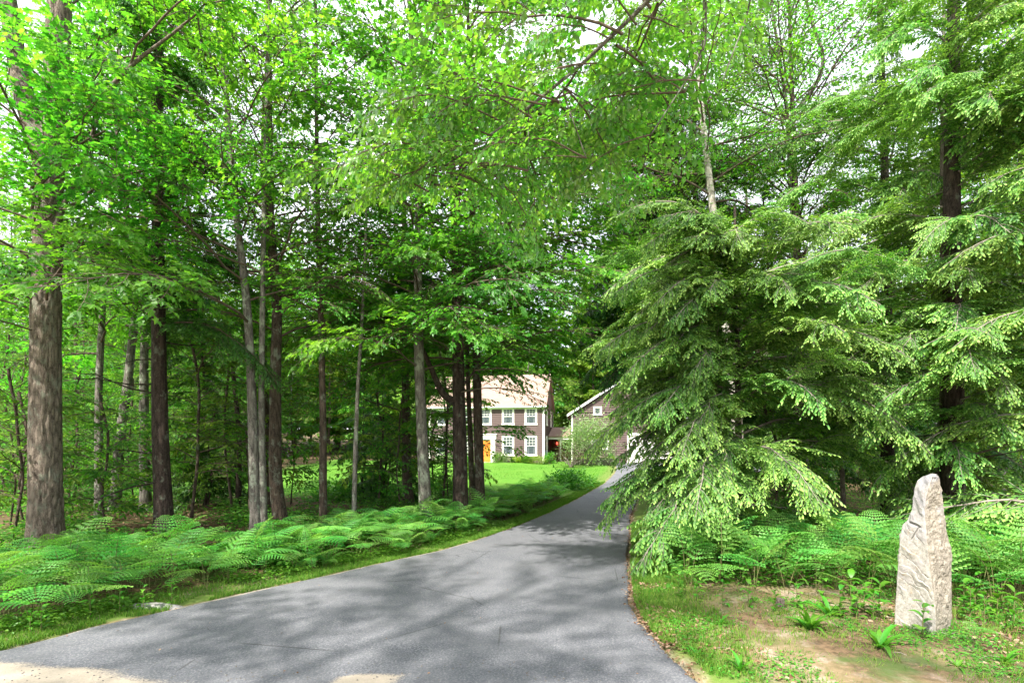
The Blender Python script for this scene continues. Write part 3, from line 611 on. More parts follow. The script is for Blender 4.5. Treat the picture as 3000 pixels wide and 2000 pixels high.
mb = MB(); mb.tube([(.62, 6.5, 1.72), (.62, 6.5, 1.78), (.62, 6.5, 1.95), (.62, 6.5, 2.0)], [.05, .09, .09, .03], 10); link('lantern', mb.mesh('lantern', [lm]), house)
mt = MB(); mt.box(.07, .20, .55, .80, .55, 1.15); mt.tube([(.13, .67, .3), (.13, .67, .56)], .03, 8); mt.tube([(.19, .67, .95), (.24, .67, .95)], .10, 12); link('electric_meter', mt.mesh('electric_meter', [W_METAL]), house)
# things standing by the house
def lathe(prof, n=14):
    mb = MB(); th = np.arange(n) * 2 * np.pi / n; k = len(prof)
    V = np.array([[(r * math.cos(a), r * math.sin(a), z) for a in th] for r, z in prof]).reshape(-1, 3); i = np.arange(k - 1)[:, None] * n; j = np.arange(n)[None]; j2 = (j + 1) % n
    mb.add(V, np.stack([i + j, i + j2, i + n + j2, i + n + j], -1).reshape(-1, 4), .5, 0, True); return mb
def hw(x, y, z=0.): return house.matrix_world @ Vector((x, y, z)) if False else Vector((HX, HY, HZ)) + Matrix.Rotation(R(-10), 3, 'Z') @ Vector((x, y, z))
pt = link('flower_pot', lathe([(0, 0), (.13, 0), (.20, .35), (.23, .36), (.23, .42), (.19, .42), (.17, .33), (0, .33)]).mesh('flower_pot', [W_POT]), None, hw(.45, 5.6, .12)); tag(pt, 'red clay pot standing on the porch floor', 'pot')

# ------------------------------------------------------------------ garage building with gable to the drive
GX, GY = 5.55, 47.6; GZ = float(tz(GX + 3, GY)); GW, GE = 9.0, 4.55; GA = R(-7)
gar = tag(empty('garage_building', (GX, GY, GZ), GA), 'brown clapboard garage building with its gable end facing the drive', 'garage')
gops = [window(gar, 1.75, 1.25, 1.65, 1.40, 0, 'x', (1, 1), 'slider', False), window(gar, 1.98, 4.42, .78, .78, 0, 'x', (1, 1), 'single', False)]
gdoor = (5.25, 8.6, 0, 2.55); apex = GE + GW / 2 * .64
wallbox('front_wall', gar, gops + [gdoor], 0, GW, 0, -.3, GE)
mb = MB(); V = [(x, y, z) for y in (.01, .14) for (x, z) in ((0, GE), (GW, GE), (GW / 2, apex))]; mb.add(V, [(0, 1, 2), (3, 5, 4)]); link('gable_wall', mb.mesh('gable_wall', [W_CORE]), gar)
boxobj('side_wall', gar, .0, .15, .16, 9, -.3, GE, W_CLAP); boxobj('side_wall', gar, GW - .15, GW, .16, 9, -.3, GE, W_CLAP)
clad(gar, 'x', .12, GW - .12, -.003, .05, GE, .21, gops + [gdoor])
clad(gar, 'x', 0, GW, -.003, .05 + 22 * .21, apex - .2, .21, gops, lambda z: ((z - GE) / .64 + .05 if z > GE else .12, GW - (z - GE) / .64 - .05 if z > GE else GW - .12))
boxobj('corner_board', gar, -.04, .11, -.06, -.004, -.1, GE - .1, W_WHITE); boxobj('corner_board', gar, GW - .11, GW + .04, -.06, -.004, -.1, GE - .1, W_WHITE)
for sgn in (0, 1):
    mb = MB(); f = (lambda x: x) if sgn == 0 else (lambda x: GW - x)
    V = [(f(x), y, z) for y in (-.3, 9.2) for (x, z) in ((-.4, GE - .4 * .64 + .04), (GW / 2, apex + .04), (GW / 2, apex + .22), (-.4, GE - .4 * .64 + .22))]
    mb.add(V, [(0, 1, 2, 3), (4, 7, 6, 5), (3, 2, 6, 7), (0, 4, 5, 1), (0, 3, 7, 4)]); link('roof', mb.mesh('roof', [W_ROOF]), gar)
    mb = MB(); V = [(f(x), y, z) for y in (-.33, -.302) for (x, z) in ((-.42, GE - .42 * .64 - .02), (GW / 2, apex - .02), (GW / 2, apex + .20), (-.42, GE - .42 * .64 + .20))]
    mb.add(V, [(0, 1, 2, 3), (4, 7, 6, 5), (3, 2, 6, 7), (0, 4, 5, 1), (0, 3, 7, 4)]); link('rake_board', mb.mesh('rake_board', [W_GUTTER]), gar)
mb = MB(); mb.box(5.05, 5.3, -.07, .05, 0, 2.5).box(8.55, 8.8, -.07, .05, 0, 2.5).box(5.05, 8.8, -.075, .05, 2.5, 2.75); link('door_surround', mb.mesh('door_surround', [W_WHITE]), gar)
gd = boxobj('garage_door', gar, 5.3, 8.55, .03, .07, 0, 2.5, W_GARD, 'pale panelled garage door')
for r_ in range(4):
    for c_ in range(5): boxobj('door_panel', gd, 5.36 + c_ * .645, 5.36 + c_ * .645 + .56, .012, .029, .06 + r_ * .62, .06 + r_ * .62 + .5, W_GARD)

# ------------------------------------------------------------------ dry stone garden wall by the garage
rg = np.random.default_rng(5)
def stone_mesh(s):
    r_ = np.random.default_rng(s); V = np.array([(x, y, z) for z in (0, 1) for y in (0, 1) for x in (0, 1)], float) - .5; mb = MB()
    import itertools
    bm_v = []; q = [(0, 2, 3, 1), (4, 5, 7, 6), (0, 1, 5, 4), (2, 6, 7, 3), (0, 4, 6, 2), (1, 3, 7, 5)]
    V += r_.normal(0, .06, V.shape); mb.add(V, q); return mb.mesh('stone', [W_STONE])
STN = [stone_mesh(s) for s in range(6)]
sw = tag(empty('garden_wall', (7.0, 44.6, float(tz(7, 44.6)))), 'low dry stone garden wall in front of the garage bed', 'stone wall')
for row in range(4):
    x = -1.7 + rg.uniform(-.1, .1)
    while x < 1.6:
        L_ = rg.uniform(.28, .55); link('stone', STN[int(rg.integers(6))], sw, mat=Matrix.Translation((x + L_ / 2, rg.normal(0, .02), .07 + row * .14)) @ Matrix.Rotation(rg.normal(0, .05), 4, 'Z') @ Matrix.Diagonal((L_ * 1.0, .40, .145, 1))); x += L_ + .01
# ------------------------------------------------------------------ standing stone with a carved 7
def stone7():
    m, t, b = newmat('standing_stone'); b.inputs['Roughness'].default_value = .92; b.inputs['Specular IOR Level'].default_value = .15; v = coords(t)
    n1 = noise(t, v, 3.2, 6, .7); n2 = noise(t, v, 26, 5, .75); n3 = noise(t, v, 90, 3, .7)
    c = ramp(t, [(.30, (.17, .155, .13)), (.5, (.28, .262, .23)), (.7, (.39, .372, .338))], n2).outputs[0]
    c = mixc(t, ramp(t, [(.50, (0, 0, 0)), (.64, (.7, .7, .7))], n1).outputs[0], c, (.23, .21, .21))
    c = mixc(t, ramp(t, [(.60, (0, 0, 0)), (.70, (.7, .7, .7))], noise(t, v, 7, 5, .7)).outputs[0], c, (.30, .215, .12))
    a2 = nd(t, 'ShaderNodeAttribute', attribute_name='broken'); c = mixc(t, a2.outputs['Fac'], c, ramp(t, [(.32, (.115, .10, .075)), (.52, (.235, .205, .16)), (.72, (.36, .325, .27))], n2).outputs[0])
    a = nd(t, 'ShaderNodeAttribute', attribute_name='lichen'); c = mixc(t, a.outputs['Fac'], c, mixc(t, n2, (.15, .15, .16), (.33, .32, .33)))
    t.links.new(c, b.inputs['Base Color']); bump(t, b, n3, .5, .006)
    k = .001287
    L = np.array([(205, 1450), (212, 1290), (222, 1150), (235, 1000), (247, 850), (250, 740), (256, 660), (275, 600), (320, 520), (352, 440), (366, 350), (380, 250), (405, 180), (450, 143), (500, 127)], float)
    Rr = np.array([(675, 1450), (690, 1330), (686, 1200), (688, 1000), (690, 880), (686, 740), (660, 660), (640, 560), (618, 440), (604, 340), (596, 240), (588, 170), (578, 140), (560, 125)], float)
    Cc = np.array([(545, 1450), (540, 1200), (520, 1080), (500, 950), (488, 820), (474, 680), (466, 560), (458, 440), (466, 340), (486, 250), (505, 190), (520, 140)], float)
    zz = np.linspace(1520, 122, 360)
    def I(A): return (np.interp(zz, A[::-1, 1], A[::-1, 0]) - 450) * k
    xl_, xr_, xc = I(L), I(Rr), I(Cc); z = (1450 - zz) * k; wd = (xr_ - xl_)
    secs = []; S1 = np.linspace(0, 1, 90, endpoint=False); S2 = np.linspace(0, 1, 12, endpoint=False)
    for a_, c_, r_, w_ in zip(xl_, xc, xr_, wd):
        f = w_ / .57; P = [(a_, .02), (c_, -.15 * f), (r_, .17 * f), (r_ - .06 * f, .33 * f), (a_ + .07 * f, .24 * f)]; pts = []
        for q, (p0, p1) in enumerate(zip(P, P[1:] + P[:1])):
            for s in (S1 if q < 2 else S2): pts.append((p0[0] + (p1[0] - p0[0]) * s, p0[1] + (p1[1] - p0[1]) * s))
        secs.append(pts)
    A = np.array(secs); n = A.shape[1]; V = np.concatenate([A, np.broadcast_to(z[:, None, None], (len(z), n, 1))], 2)
    # round the edges, leave the faces
    for _ in range(3): V[:, :, :2] = (np.roll(V, 1, 1)[:, :, :2] + np.roll(V, -1, 1)[:, :, :2] + 2 * V[:, :, :2]) / 4
    Tn = np.roll(V, -1, 1) - np.roll(V, 1, 1); N = np.stack([Tn[..., 1], -Tn[..., 0], Tn[..., 2] * 0], -1); N /= np.linalg.norm(N, axis=2)[..., None] + 1e-9
    q = V.reshape(-1, 3); left = np.zeros(n); left[:90] = 1; left = np.broadcast_to(left, (len(z), n)).ravel(); rt = np.zeros(n); rt[90:] = 1; rt = np.broadcast_to(rt, (len(z), n)).ravel()
    # split-rock ledges running down to the right on the left face, lumpy on the right face
    wq = q + .05 * np.stack([fbm(q * 4, 41, 3), fbm(q * 4 + 9, 42, 3), fbm(q * 4 + 17, 43, 3)], 1)
    sc = wq[:, 2] * 9 + wq[:, 0] * 7 + 1.1 * fbm(q * 7, 4, 3); st = sc - np.floor(sc); am = smooth(.38, .75, vn(np.stack([np.floor(sc) * 3.1, q[:, 0] * 7, q[:, 2] * 2], 1), 7)); crk = smooth(.10, .0, np.minimum(st, 1 - st)) * .020 * am; led = smooth(.0, .97, st) * .022 * am - crk * smooth(1.25, .9, q[:, 2])
    ed = np.ones(n); ed[:90] = smooth(0, .22, np.arange(90) / 90.) * smooth(1, .86, np.arange(90) / 90.); ed[90:180] = smooth(0, .14, np.arange(90) / 90.) * smooth(1.05, .75, np.arange(90) / 90.); ed = np.broadcast_to(ed, (len(z), n)).ravel()
    d = ed * (left * (led + .007 * fbm(q * 16, 11, 4)) + rt * (.030 * fbm(q * 9, 13, 4) + .014 * fbm(q * 32, 17, 3))) + .012 * fbm(q * 3.1, 19, 2) + .004 * fbm(q * 25, 29, 3)
    # carved seven
    zx = q[:, 0] / k + 450; zy = 1450 - q[:, 2] / k
    def seg(ax, ay, bx, by):
        vx, vy = bx - ax, by - ay; t_ = np.clip(((zx - ax) * vx + (zy - ay) * vy) / (vx * vx + vy * vy), 0, 1); return np.hypot(zx - ax - t_ * vx, zy - ay - t_ * vy)
    dd = np.minimum(seg(340, 546, 424, 571), seg(408, 578, 353, 682)); calm = smooth(25, 5, dd) * left; d = d * (1 - .9 * calm)
    d -= left * .024 * smooth(8.0, 3.5, dd)
    V = V + N * d.reshape(len(z), n)[..., None]; q = V.reshape(-1, 3)
    i = np.arange(len(z) - 1)[:, None] * n; j = np.arange(n)[None]; j2 = (j + 1) % n; mb = MB()
    mb.add(q, np.stack([i + j, i + j2, i + n + j2, i + n + j], -1).reshape(-1, 4), .5, 0, False)
    c = q[-n:].mean(0) + np.array([0, 0, .006]); mb.add(np.concatenate([q[-n:], [c]]), [(a_, (a_ + 1) % n, n) for a_ in range(n)], .5, 0, False)
    lic = np.concatenate([smooth(.9, 1.75, q[:, 2]) * smooth(-.1, .3, fbm(q * 6, 23, 3)) * .85 + .9 * left * smooth(.8, 1.2, q[:, 2]) * .4, np.zeros(n + 1)])
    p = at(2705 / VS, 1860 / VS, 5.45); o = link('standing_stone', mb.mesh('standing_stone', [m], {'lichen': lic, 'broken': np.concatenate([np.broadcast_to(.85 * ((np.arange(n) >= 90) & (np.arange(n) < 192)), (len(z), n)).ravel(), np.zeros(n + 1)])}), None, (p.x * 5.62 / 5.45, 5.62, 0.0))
    o.rotation_euler = (0, 0, R(-36)); o.scale = (.82, .82, 1)
    tag(o, 'tall pale standing stone with a carved number 7 beside the driveway', 'stone')
stone7()
# flat rock in the verge, small weathered stump
def rock(name, loc, sx, sy, sz, seed, label, mat):
    th = np.linspace(0, 2 * np.pi, 28, endpoint=False); ph = np.linspace(-.5, np.pi / 2, 12)
    V = np.array([[(math.cos(p) * math.cos(a), math.cos(p) * math.sin(a), math.sin(p)) for a in th] for p in ph]).reshape(-1, 3); V *= (1 + .28 * fbm(V * 2.0 + seed, seed, 3))[:, None] * np.array([sx, sy, sz])
    n = 28; i = np.arange(11)[:, None] * n; j = np.arange(n)[None]; mb = MB(); mb.add(V, np.stack([i + j, i + (j + 1) % n, i + n + (j + 1) % n, i + n + j], -1).reshape(-1, 4), .5, 0, False)
    return tag(link(name, mb.mesh(name, [mat]), None, loc), label, 'rock')
p = G(645, 1397); rock('flat_rock', (xl(p.y) - .42, p.y, -.02), .42, .12, .075, 3, 'long flat grey rock half sunk in the grass verge', W_GRAN)
for k, (vx, vy, s) in enumerate([(1130, 1182, .22), (1165, 1175, .3), (905, 1188, .35)]):
    p = G(vx, vy); rock('boulder', (p.x, p.y, .02), s, s * .8, s * .6, 11 + k, ['small mossy boulder at the foot of the forked dark trunk', 'rounded boulder under the ferns at the lawn edge', 'grey boulder on the brown litter beside the thin sapling'][k], W_GRAN)
p = G(1790, 1400); mb = MB(); a = np.linspace(0, 1, 5); mb.tube(np.stack([a * .01, a * 0, a * .17 - .04], 1), [.062, .054, .05, .05, .047], 12, 0, .5, .22, 3); tag(link('tree_stump', mb.mesh('tree_stump', [M['b_dead']]), None, (p.x, p.y, 0)), 'small grey weathered stump in front of the sunlit ferns', 'stump')

# ------------------------------------------------------------------ main trees, left of the drive
def proj(v): return ((1500 + v.x / max(v.y, .1) * FPX) / VS, (HOR + (CAM_H - v.z) / max(v.y, .1) * FPX) / VS)
def keep_house(v):
    a, b = proj(v); return (1105 < a < 1460 and 905 < b < 1200) or (660 < a < 860 and 1010 < b < 1200) or (a < 1100 and b > 1010)
maple_l = lambda u: 3.9 - 1.6 * u
sm_l = lambda u: 3.1 - 1.4 * u
def toward(az, n, z, x, y, rgs, idx=(0, 1, 2, 3), sc=(.8, 1.1), el=.1, spread=.6):
    r_ = np.random.default_rng(rgs); return [((x, y, z + r_.normal(0, .35)), az + r_.normal(0, spread), el + r_.normal(0, .12), r_.normal(0, .2), int(r_.choice(idx)), r_.uniform(*sc)) for _ in range(n)]
W0 = at(105, 1262, 10.0)
def ring(vx, d, y0, y1, n, seed, idx, sc=(.85, 1.1), L=TL['small']):
    r_ = np.random.default_rng(seed); out = []; a = r_.uniform(0, 6.28)
    for k in range(n):
        p = at(vx, y0 + (y1 - y0) * (k + r_.random()) / n, d); a += 2.4 + r_.normal(0, .3); e = r_.normal(.0, .1); i = int(r_.choice(idx)); s = r_.uniform(*sc); tip = p + Vector((math.cos(a), math.sin(a), math.sin(e))) * L[i] * s
        if keep_house(tip) or keep_house(p + (tip - p) * .6): continue
        out.append((p, a, e, r_.normal(0, .2), i, s))
    return out
tree('maple_tree', 'thick lichen-spotted maple trunk that forks high, at the far left', 'tree', [(105, 1262), (104, 1000), (106, 700), (112, 430), (125, 250), (135, 60), (140, -80)], 10.0, pxw(67, 10), 'b_maple', 'maple', 'maple', 30, 5.0, 15.5, maple_l, (.05, .7), seed=1, sides=72, bark_d=.022, flare=.35, r1=.16, gap=lambda v: 30 < proj(v)[0] < 200 and proj(v)[1] < 440 and v.y < 10.2,
     limbs=[([at(110, 400, 10), at(88, 320, 10), at(55, 230, 10.1), at(35, 120, 10.2), at(15, -20, 10.3), at(-10, -160, 10.4)], .20, .12), ([at(120, 300, 10), at(210, 250, 9.6), at(300, 150, 9.2), at(420, 60, 8.8)], .06, .02),
            ([at(112, 560, 10), at(160, 440, 9.8), at(215, 300, 9.6), at(235, 240, 9.4)], .05, .02)],
     extra=toward(-1.5, 4, 4.9, W0.x + .1, 9.6, 3, (0, 1), (.8, 1.0), -.05, .5) + toward(-.45, 5, 6.3, W0.x + .1, 9.6, 4, (0, 1, 2), (.8, 1.0), .05, .4) + toward(-2.4, 2, 4.9, W0.x, 9.6, 5, (0, 1), (.8, 1.), .0, .3) + toward(-.3, 3, 5.2, W0.x + .2, 9.8, 6, (2, 3), (.8, 1.), .05, .3)
     + [((at(300, 150, 9.2)), -.4, .1, 0, 2, .9), ((at(215, 300, 9.6)), -.8, .0, .1, 1, .9), ((at(380, 90, 9.0)), -.2, .1, 0, 1, .9)])
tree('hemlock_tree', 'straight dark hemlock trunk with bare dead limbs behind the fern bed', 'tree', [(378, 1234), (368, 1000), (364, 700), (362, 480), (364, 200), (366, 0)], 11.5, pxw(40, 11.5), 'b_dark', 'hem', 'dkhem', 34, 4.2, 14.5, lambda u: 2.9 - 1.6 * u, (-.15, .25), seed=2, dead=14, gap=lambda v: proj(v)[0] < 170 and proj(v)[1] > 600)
tree('maple_tree', 'slender grey maple leaning away at mid height, tallest of the twin stems', 'tree', [(588, 1240), (580, 950), (572, 760), (562, 640), (545, 520), (528, 330), (516, 160), (505, 0)], 11.0, pxw(25, 11), 'b_grey', 'maple', 'maple', 36, 4.6, 15, maple_l, (.05, .7), seed=3, gap=keep_house)
tree('maple_tree', 'thinner of the twin grey stems, straight and pale', 'tree', [(607, 1244), (600, 950), (603, 700), (606, 480), (612, 250), (620, 0)], 11.05, pxw(17, 11), 'b_grey', 'small', 'maple', 30, 5.2, 14.5, sm_l, (.05, .7), seed=4, gap=keep_house, flare=.4)
tree('maple_tree', 'dark flared trunk standing just behind the twin grey stems', 'tree', [(648, 1230), (632, 1100), (632, 900), (637, 700), (620, 520), (618, 300)], 11.8, pxw(32, 11.8), 'b_brown', 'small', 'maple', 32, 4.2, 15, maple_l, (.0, .6), seed=5, gap=keep_house, flare=.9)
tree('maple_tree', 'slim dark upright trunk between the twin stems and the lawn gap', 'tree', [(742, 1222), (742, 950), (736, 700), (730, 480), (727, 280), (725, 0)], 12.0, pxw(19, 12), 'b_brown', 'small', 'maple', 38, 4.2, 15, sm_l, (.05, .7), seed=6, gap=keep_house, flare=.25)
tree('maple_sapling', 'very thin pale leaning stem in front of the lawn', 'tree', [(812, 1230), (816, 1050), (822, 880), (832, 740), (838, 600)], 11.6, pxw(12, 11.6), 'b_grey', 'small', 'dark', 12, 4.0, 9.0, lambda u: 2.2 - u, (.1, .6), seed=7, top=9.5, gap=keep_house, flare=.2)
tree('maple_tree', 'mottled grey-brown trunk left of the darkest central trunk', 'tree', [(980, 1224), (972, 1050), (963, 850), (960, 650), (962, 450), (950, 200), (940, 0)], 12.0, pxw(30, 12), 'b_grey', 'maple', 'maple', 32, 4.4, 15.5, maple_l, (.0, .65), seed=8, gap=keep_house, flare=.3, extra=ring(961, 12.0, 460, 880, 13, 93, (1, 2, 3, 4)))
tree('maple_tree', 'darkest central trunk with a low forked limb, beside the driveway bend', 'tree', [(1058, 1210), (1056, 1000), (1052, 800), (1048, 600), (1044, 480), (1040, 400), (1022, 230), (1012, 80), (1008, -60)], 12.9, pxw(37, 12.9), 'b_dark', 'small', 'maple', 46, 3.5, 15.5, lambda u: 3.9 - 1.7 * u, (-.05, .7), seed=9, gap=keep_house, flare=.35,
     limbs=[([at(1046, 925, 12.9), at(1015, 905, 12.8), at(990, 845, 12.7), at(965, 790, 12.5), at(945, 750, 12.4)], .10, .035), ([at(1052, 900, 12.9), at(1090, 850, 12.7), at(1140, 810, 12.5), at(1190, 780, 12.3)], .035, .015),
            ([at(1050, 690, 12.9), at(1100, 620, 12.8), at(1160, 550, 12.6), at(1215, 480, 12.4)], .05, .02), ([at(1045, 480, 12.9), at(1070, 330, 12.9), at(1075, 200, 12.9), at(1110, 80, 13)], .09, .05), ([at(1046, 665, 12.9), at(1015, 662, 12.8), at(980, 640, 12.6)], .045, .02)],
     extra=[(at(1190, 780, 12.3), -.3, -.1, 0, 1, .85), (at(1150, 805, 12.4), .2, -.15, 0, 0, .8), (at(945, 750, 12.4), 2.8, .1, 0, 1, .9), (at(965, 790, 12.5), 3.6, .0, 0, 1, .9), (at(1215, 480, 12.4), .2, .2, 0, 2, .9), (at(1160, 550, 12.6), -.6, .1, 0, 2, .9), (at(1090, 850, 12.6), -.25, -.28, 0, 1, .95), (at(1060, 900, 12.6), -.15, -.16, 0, 1, .8)] + [(at(1045, y, 12.8), a, e, 0, i, s) for y, a, e, i, s in ((600, .1, .05, 4, 1.1), (520, -.25, .05, 5, 1.1), (460, .3, .1, 4, 1.1), (380, -.05, .1, 5, 1.15), (300, .2, .15, 4, 1.1), (560, .5, .0, 5, 1.0))] + ring(1047, 12.9, 440, 850, 22, 91, (1, 2, 3, 4, 5)))
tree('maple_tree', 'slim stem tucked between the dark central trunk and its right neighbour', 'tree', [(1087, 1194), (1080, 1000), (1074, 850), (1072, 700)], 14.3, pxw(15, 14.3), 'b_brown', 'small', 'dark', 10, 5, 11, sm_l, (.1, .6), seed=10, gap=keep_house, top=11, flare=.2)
tree('maple_tree', 'dark trunk just right of the central one, in front of the front door', 'tree', [(1104, 1198), (1100, 1050), (1096, 880), (1092, 720), (1085, 500), (1080, 300)], 13.8, pxw(25, 13.8), 'b_brown', 'maple', 'maple', 38, 5.0, 15.5, lambda u: 4.4 - 1.2 * u, (.0, .65), bias=(.1, .35), seed=11, gap=keep_house, flare=.35,
     extra=[(at(1096, y, 13.7), a, e, 0, i, s) for y, a, e, i, s in ((800, -.15, -.06, 1, .9), (830, .15, -.05, 0, 1.0), (780, .0, -.03, 2, .85), (850, 3.3, -.1, 1, .9), (900, 2.9, -.1, 0, .9), (820, 3.0, .0, 1, 1.0), (960, 3.2, -.05, 0, .8), (990, .1, .02, 0, .62), (1000, -.2, .0, 0, .55))] + ring(1090, 13.7, 460, 840, 14, 92, (1, 2, 3, 4, 5)))
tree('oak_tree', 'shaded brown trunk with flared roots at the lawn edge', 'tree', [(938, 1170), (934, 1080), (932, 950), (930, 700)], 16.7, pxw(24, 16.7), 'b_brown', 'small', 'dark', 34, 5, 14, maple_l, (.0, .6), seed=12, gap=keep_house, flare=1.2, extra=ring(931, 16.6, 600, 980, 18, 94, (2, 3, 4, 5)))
tree('maple_tree', 'tall grey trunk deep left with a bent upper stem', 'tree', [(228, 1205), (226, 900), (240, 620), (262, 400), (268, 280)], 14.0, pxw(19, 14), 'b_grey', 'maple', 'maple', 34, 4.5, 14, maple_l, (.0, .6), seed=13, flare=.3)
tree('maple_tree', 'pale grey pair-stem trunk right behind the dark hemlock', 'tree', [(335, 1190), (330, 950), (332, 700), (334, 400)], 16.0, pxw(24, 16), 'b_grey', 'small', 'maple', 34, 5, 15, maple_l, (.0, .6), seed=14, flare=.3)
tree('maple_tree', 'leaning thin trunk between hemlock and twin stems', 'tree', [(547, 1190), (550, 1000), (530, 800), (500, 680)], 16.5, pxw(13, 16.5), 'b_dark', 'small', 'maple', 18, 4.6, 13, sm_l, (.0, .6), seed=15, flare=.3, top=13, gap=keep_house)
# off-frame trees at the left of the road mouth shade the fern bed
tree('maple_tree', 'maple outside the left edge whose boughs hang into the top corner', 'tree', None, 0, .26, 'b_maple', 'maple', 'maple', 16, 5.0, 10.5, maple_l, (.1, .7), seed=16, base=[(-10.5, 3.6, 0), (-10.4, 3.6, 6), (-10.2, 3.6, 12)])
tree('maple_tree', 'spreading maple beside the road left of the viewpoint', 'tree', None, 0, .24, 'b_maple', 'small', 'maple', 12, 6.0, 11, maple_l, (.1, .7), seed=17, base=[(-13, -3.4, 0), (-13, -3.2, 6), (-12.8, -3, 12)])
tree('maple_tree', 'unseen light-crowned maple added behind the viewpoint to dapple the drive', 'tree', None, 0, .11, 'b_maple', 'maple', 'maple', 13, 7.0, 12.0, lambda u: 3.6, (.1, .6), seed=19, base=[(-6.2, -1.4, 0), (-6.2, -1.3, 6), (-6.0, -1.2, 12)], avoid=False)  # unseen tree added behind the camera to throw dappled shade on the drive
tree('maple_tree', 'second unseen maple added behind the viewpoint to dapple the drive', 'tree', None, 0, .11, 'b_maple', 'small', 'maple', 9, 7.5, 13, lambda u: 3.4, (.1, .6), seed=33, base=[(-2.0, -6.5, 0), (-2.0, -6.5, 6), (-1.8, -6.4, 13)], avoid=False)  # another out-of-view tree, added only for its dappled shadow
# overhanging beech at the right, its long limb reaches over the drive
BX, BY = 5.6, -1.6
lim = [(BX, BY, 4.2), (4.6, .8, 6.6), (3.3, 3.4, 7.7), (2.0, 5.3, 7.2), (.6, 6.1, 6.3), (-1.1, 6.5, 5.4)]
rgb = np.random.default_rng(77); ex = []
for k in range(46):
    u = .56 + .44 * (k + .5) / 46; p = [float(np.interp(u * 5, range(6), [q[c] for q in lim])) for c in range(3)]
    a = 2.2 + (1 if k % 2 else -1) * rgb.uniform(.2, 1.7); ex.append(((p[0], p[1], p[2] + rgb.normal(-.1, .1)), a, rgb.normal(-.10, .2), rgb.normal(0, .3), int(rgb.integers(0, 4)), rgb.uniform(.6, .95)))
for (x, y, z) in ((2.1, 5.6, 6.0), (1.6, 5.9, 5.6), (2.1, 6.2, 6.3), (.9, 6.2, 5.5), (.2, 6.3, 5.4), (1.2, 6.6, 6.3)):
    for q in range(2): ex.append(((x, y, z), 2.6 + rgb.normal(0, .9), rgb.normal(-.15, .12), rgb.normal(0, .3), int(rgb.integers(0, 4)), rgb.uniform(.6, .85)))
sub = [([(2.0, 5.3, 7.1), (2.2, 5.8, 6.5), (1.6, 5.9, 5.6)], .015, .006), ([(2.0, 5.3, 7.1), (2.2, 5.9, 6.6), (2.1, 6.2, 6.3)], .015, .006), ([(2.4, 4.8, 7.3), (2.5, 5.4, 6.6), (2.3, 5.6, 6.0)], .012, .006), ([(.6, 6.1, 6.3), (1.2, 6.6, 6.3)], .01, .006), ([(.6, 6.1, 6.25), (.9, 6.2, 5.5)], .01, .006), ([(.2, 6.2, 6.1), (.2, 6.3, 5.4)], .01, .006)]
tree('beech_tree', 'beech whose glossy bright limb hangs over the driveway at top centre', 'tree', None, 0, .2, 'b_grey', 'beech', 'beech', 0, 6.5, 13.5, lambda u: 2.6, (.2, .7), seed=18, base=[(BX, BY, 0), (BX, BY, 6), (BX + .1, BY + .1, 12)], limbs=[(lim, .05, .010)] + sub, extra=ex, avoid=True)

# ------------------------------------------------------------------ right side: hemlocks, birch, snag
def hem_l(a, b): return lambda u: a + (b - a) * u
def keep_right(v):
    a, b = proj(v); return (a < 1370 and b > 560) or (a < 1452 and 905 < b < 1085) or (a > 1990 and b > 1090 and v.y < 7.5) or (b > 1240 and v.y < 6.9) or v.y < 6.2 or (v.y < 7.7 and v.z < 3.0)
def sky_gap(v):
    a, b = proj(v); return (1560 < a < 1985 and b < 230) or (1560 < a < 1700 and b < 640)
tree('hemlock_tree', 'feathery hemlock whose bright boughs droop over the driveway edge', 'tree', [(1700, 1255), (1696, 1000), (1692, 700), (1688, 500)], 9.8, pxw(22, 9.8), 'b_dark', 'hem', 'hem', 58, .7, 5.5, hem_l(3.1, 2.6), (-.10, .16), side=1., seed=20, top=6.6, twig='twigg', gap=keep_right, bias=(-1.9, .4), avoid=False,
     extra=[((4.37 - .05, 9.7, z), a, e, .1 * (k % 3 - 1), 4 + k % 3, s) for k, (z, a, e, s) in enumerate([(1.35, 3.75, .0, .95), (1.5, 3.55, .02, .92), (1.6, 4.0, .0, 1.0), (1.9, 4.2, .02, .95), (1.3, 4.3, .0, .9), (1.7, 4.5, .0, .9), (2.2, 3.46, .02, 1.0), (2.5, 3.5, .0, 1.0), (2.8, 3.5, .0, .86), (2.6, 3.6, -.03, .8), (3.05, 3.48, .0, .84), (2.3, 3.9, .0, .9), (2.7, 4.05, .0, .9), (2.1, 3.72, .0, .8), (2.9, 3.75, .0, .85), (3.3, 4.0, .0, .9), (3.6, 3.85, .02, 1.0), (3.9, 3.45, .05, .95), (4.2, 3.7, .05, .95), (4.5, 4.0, .05, .95), (4.8, 3.5, .05, .9), (5.2, 3.8, .08, .85)])])
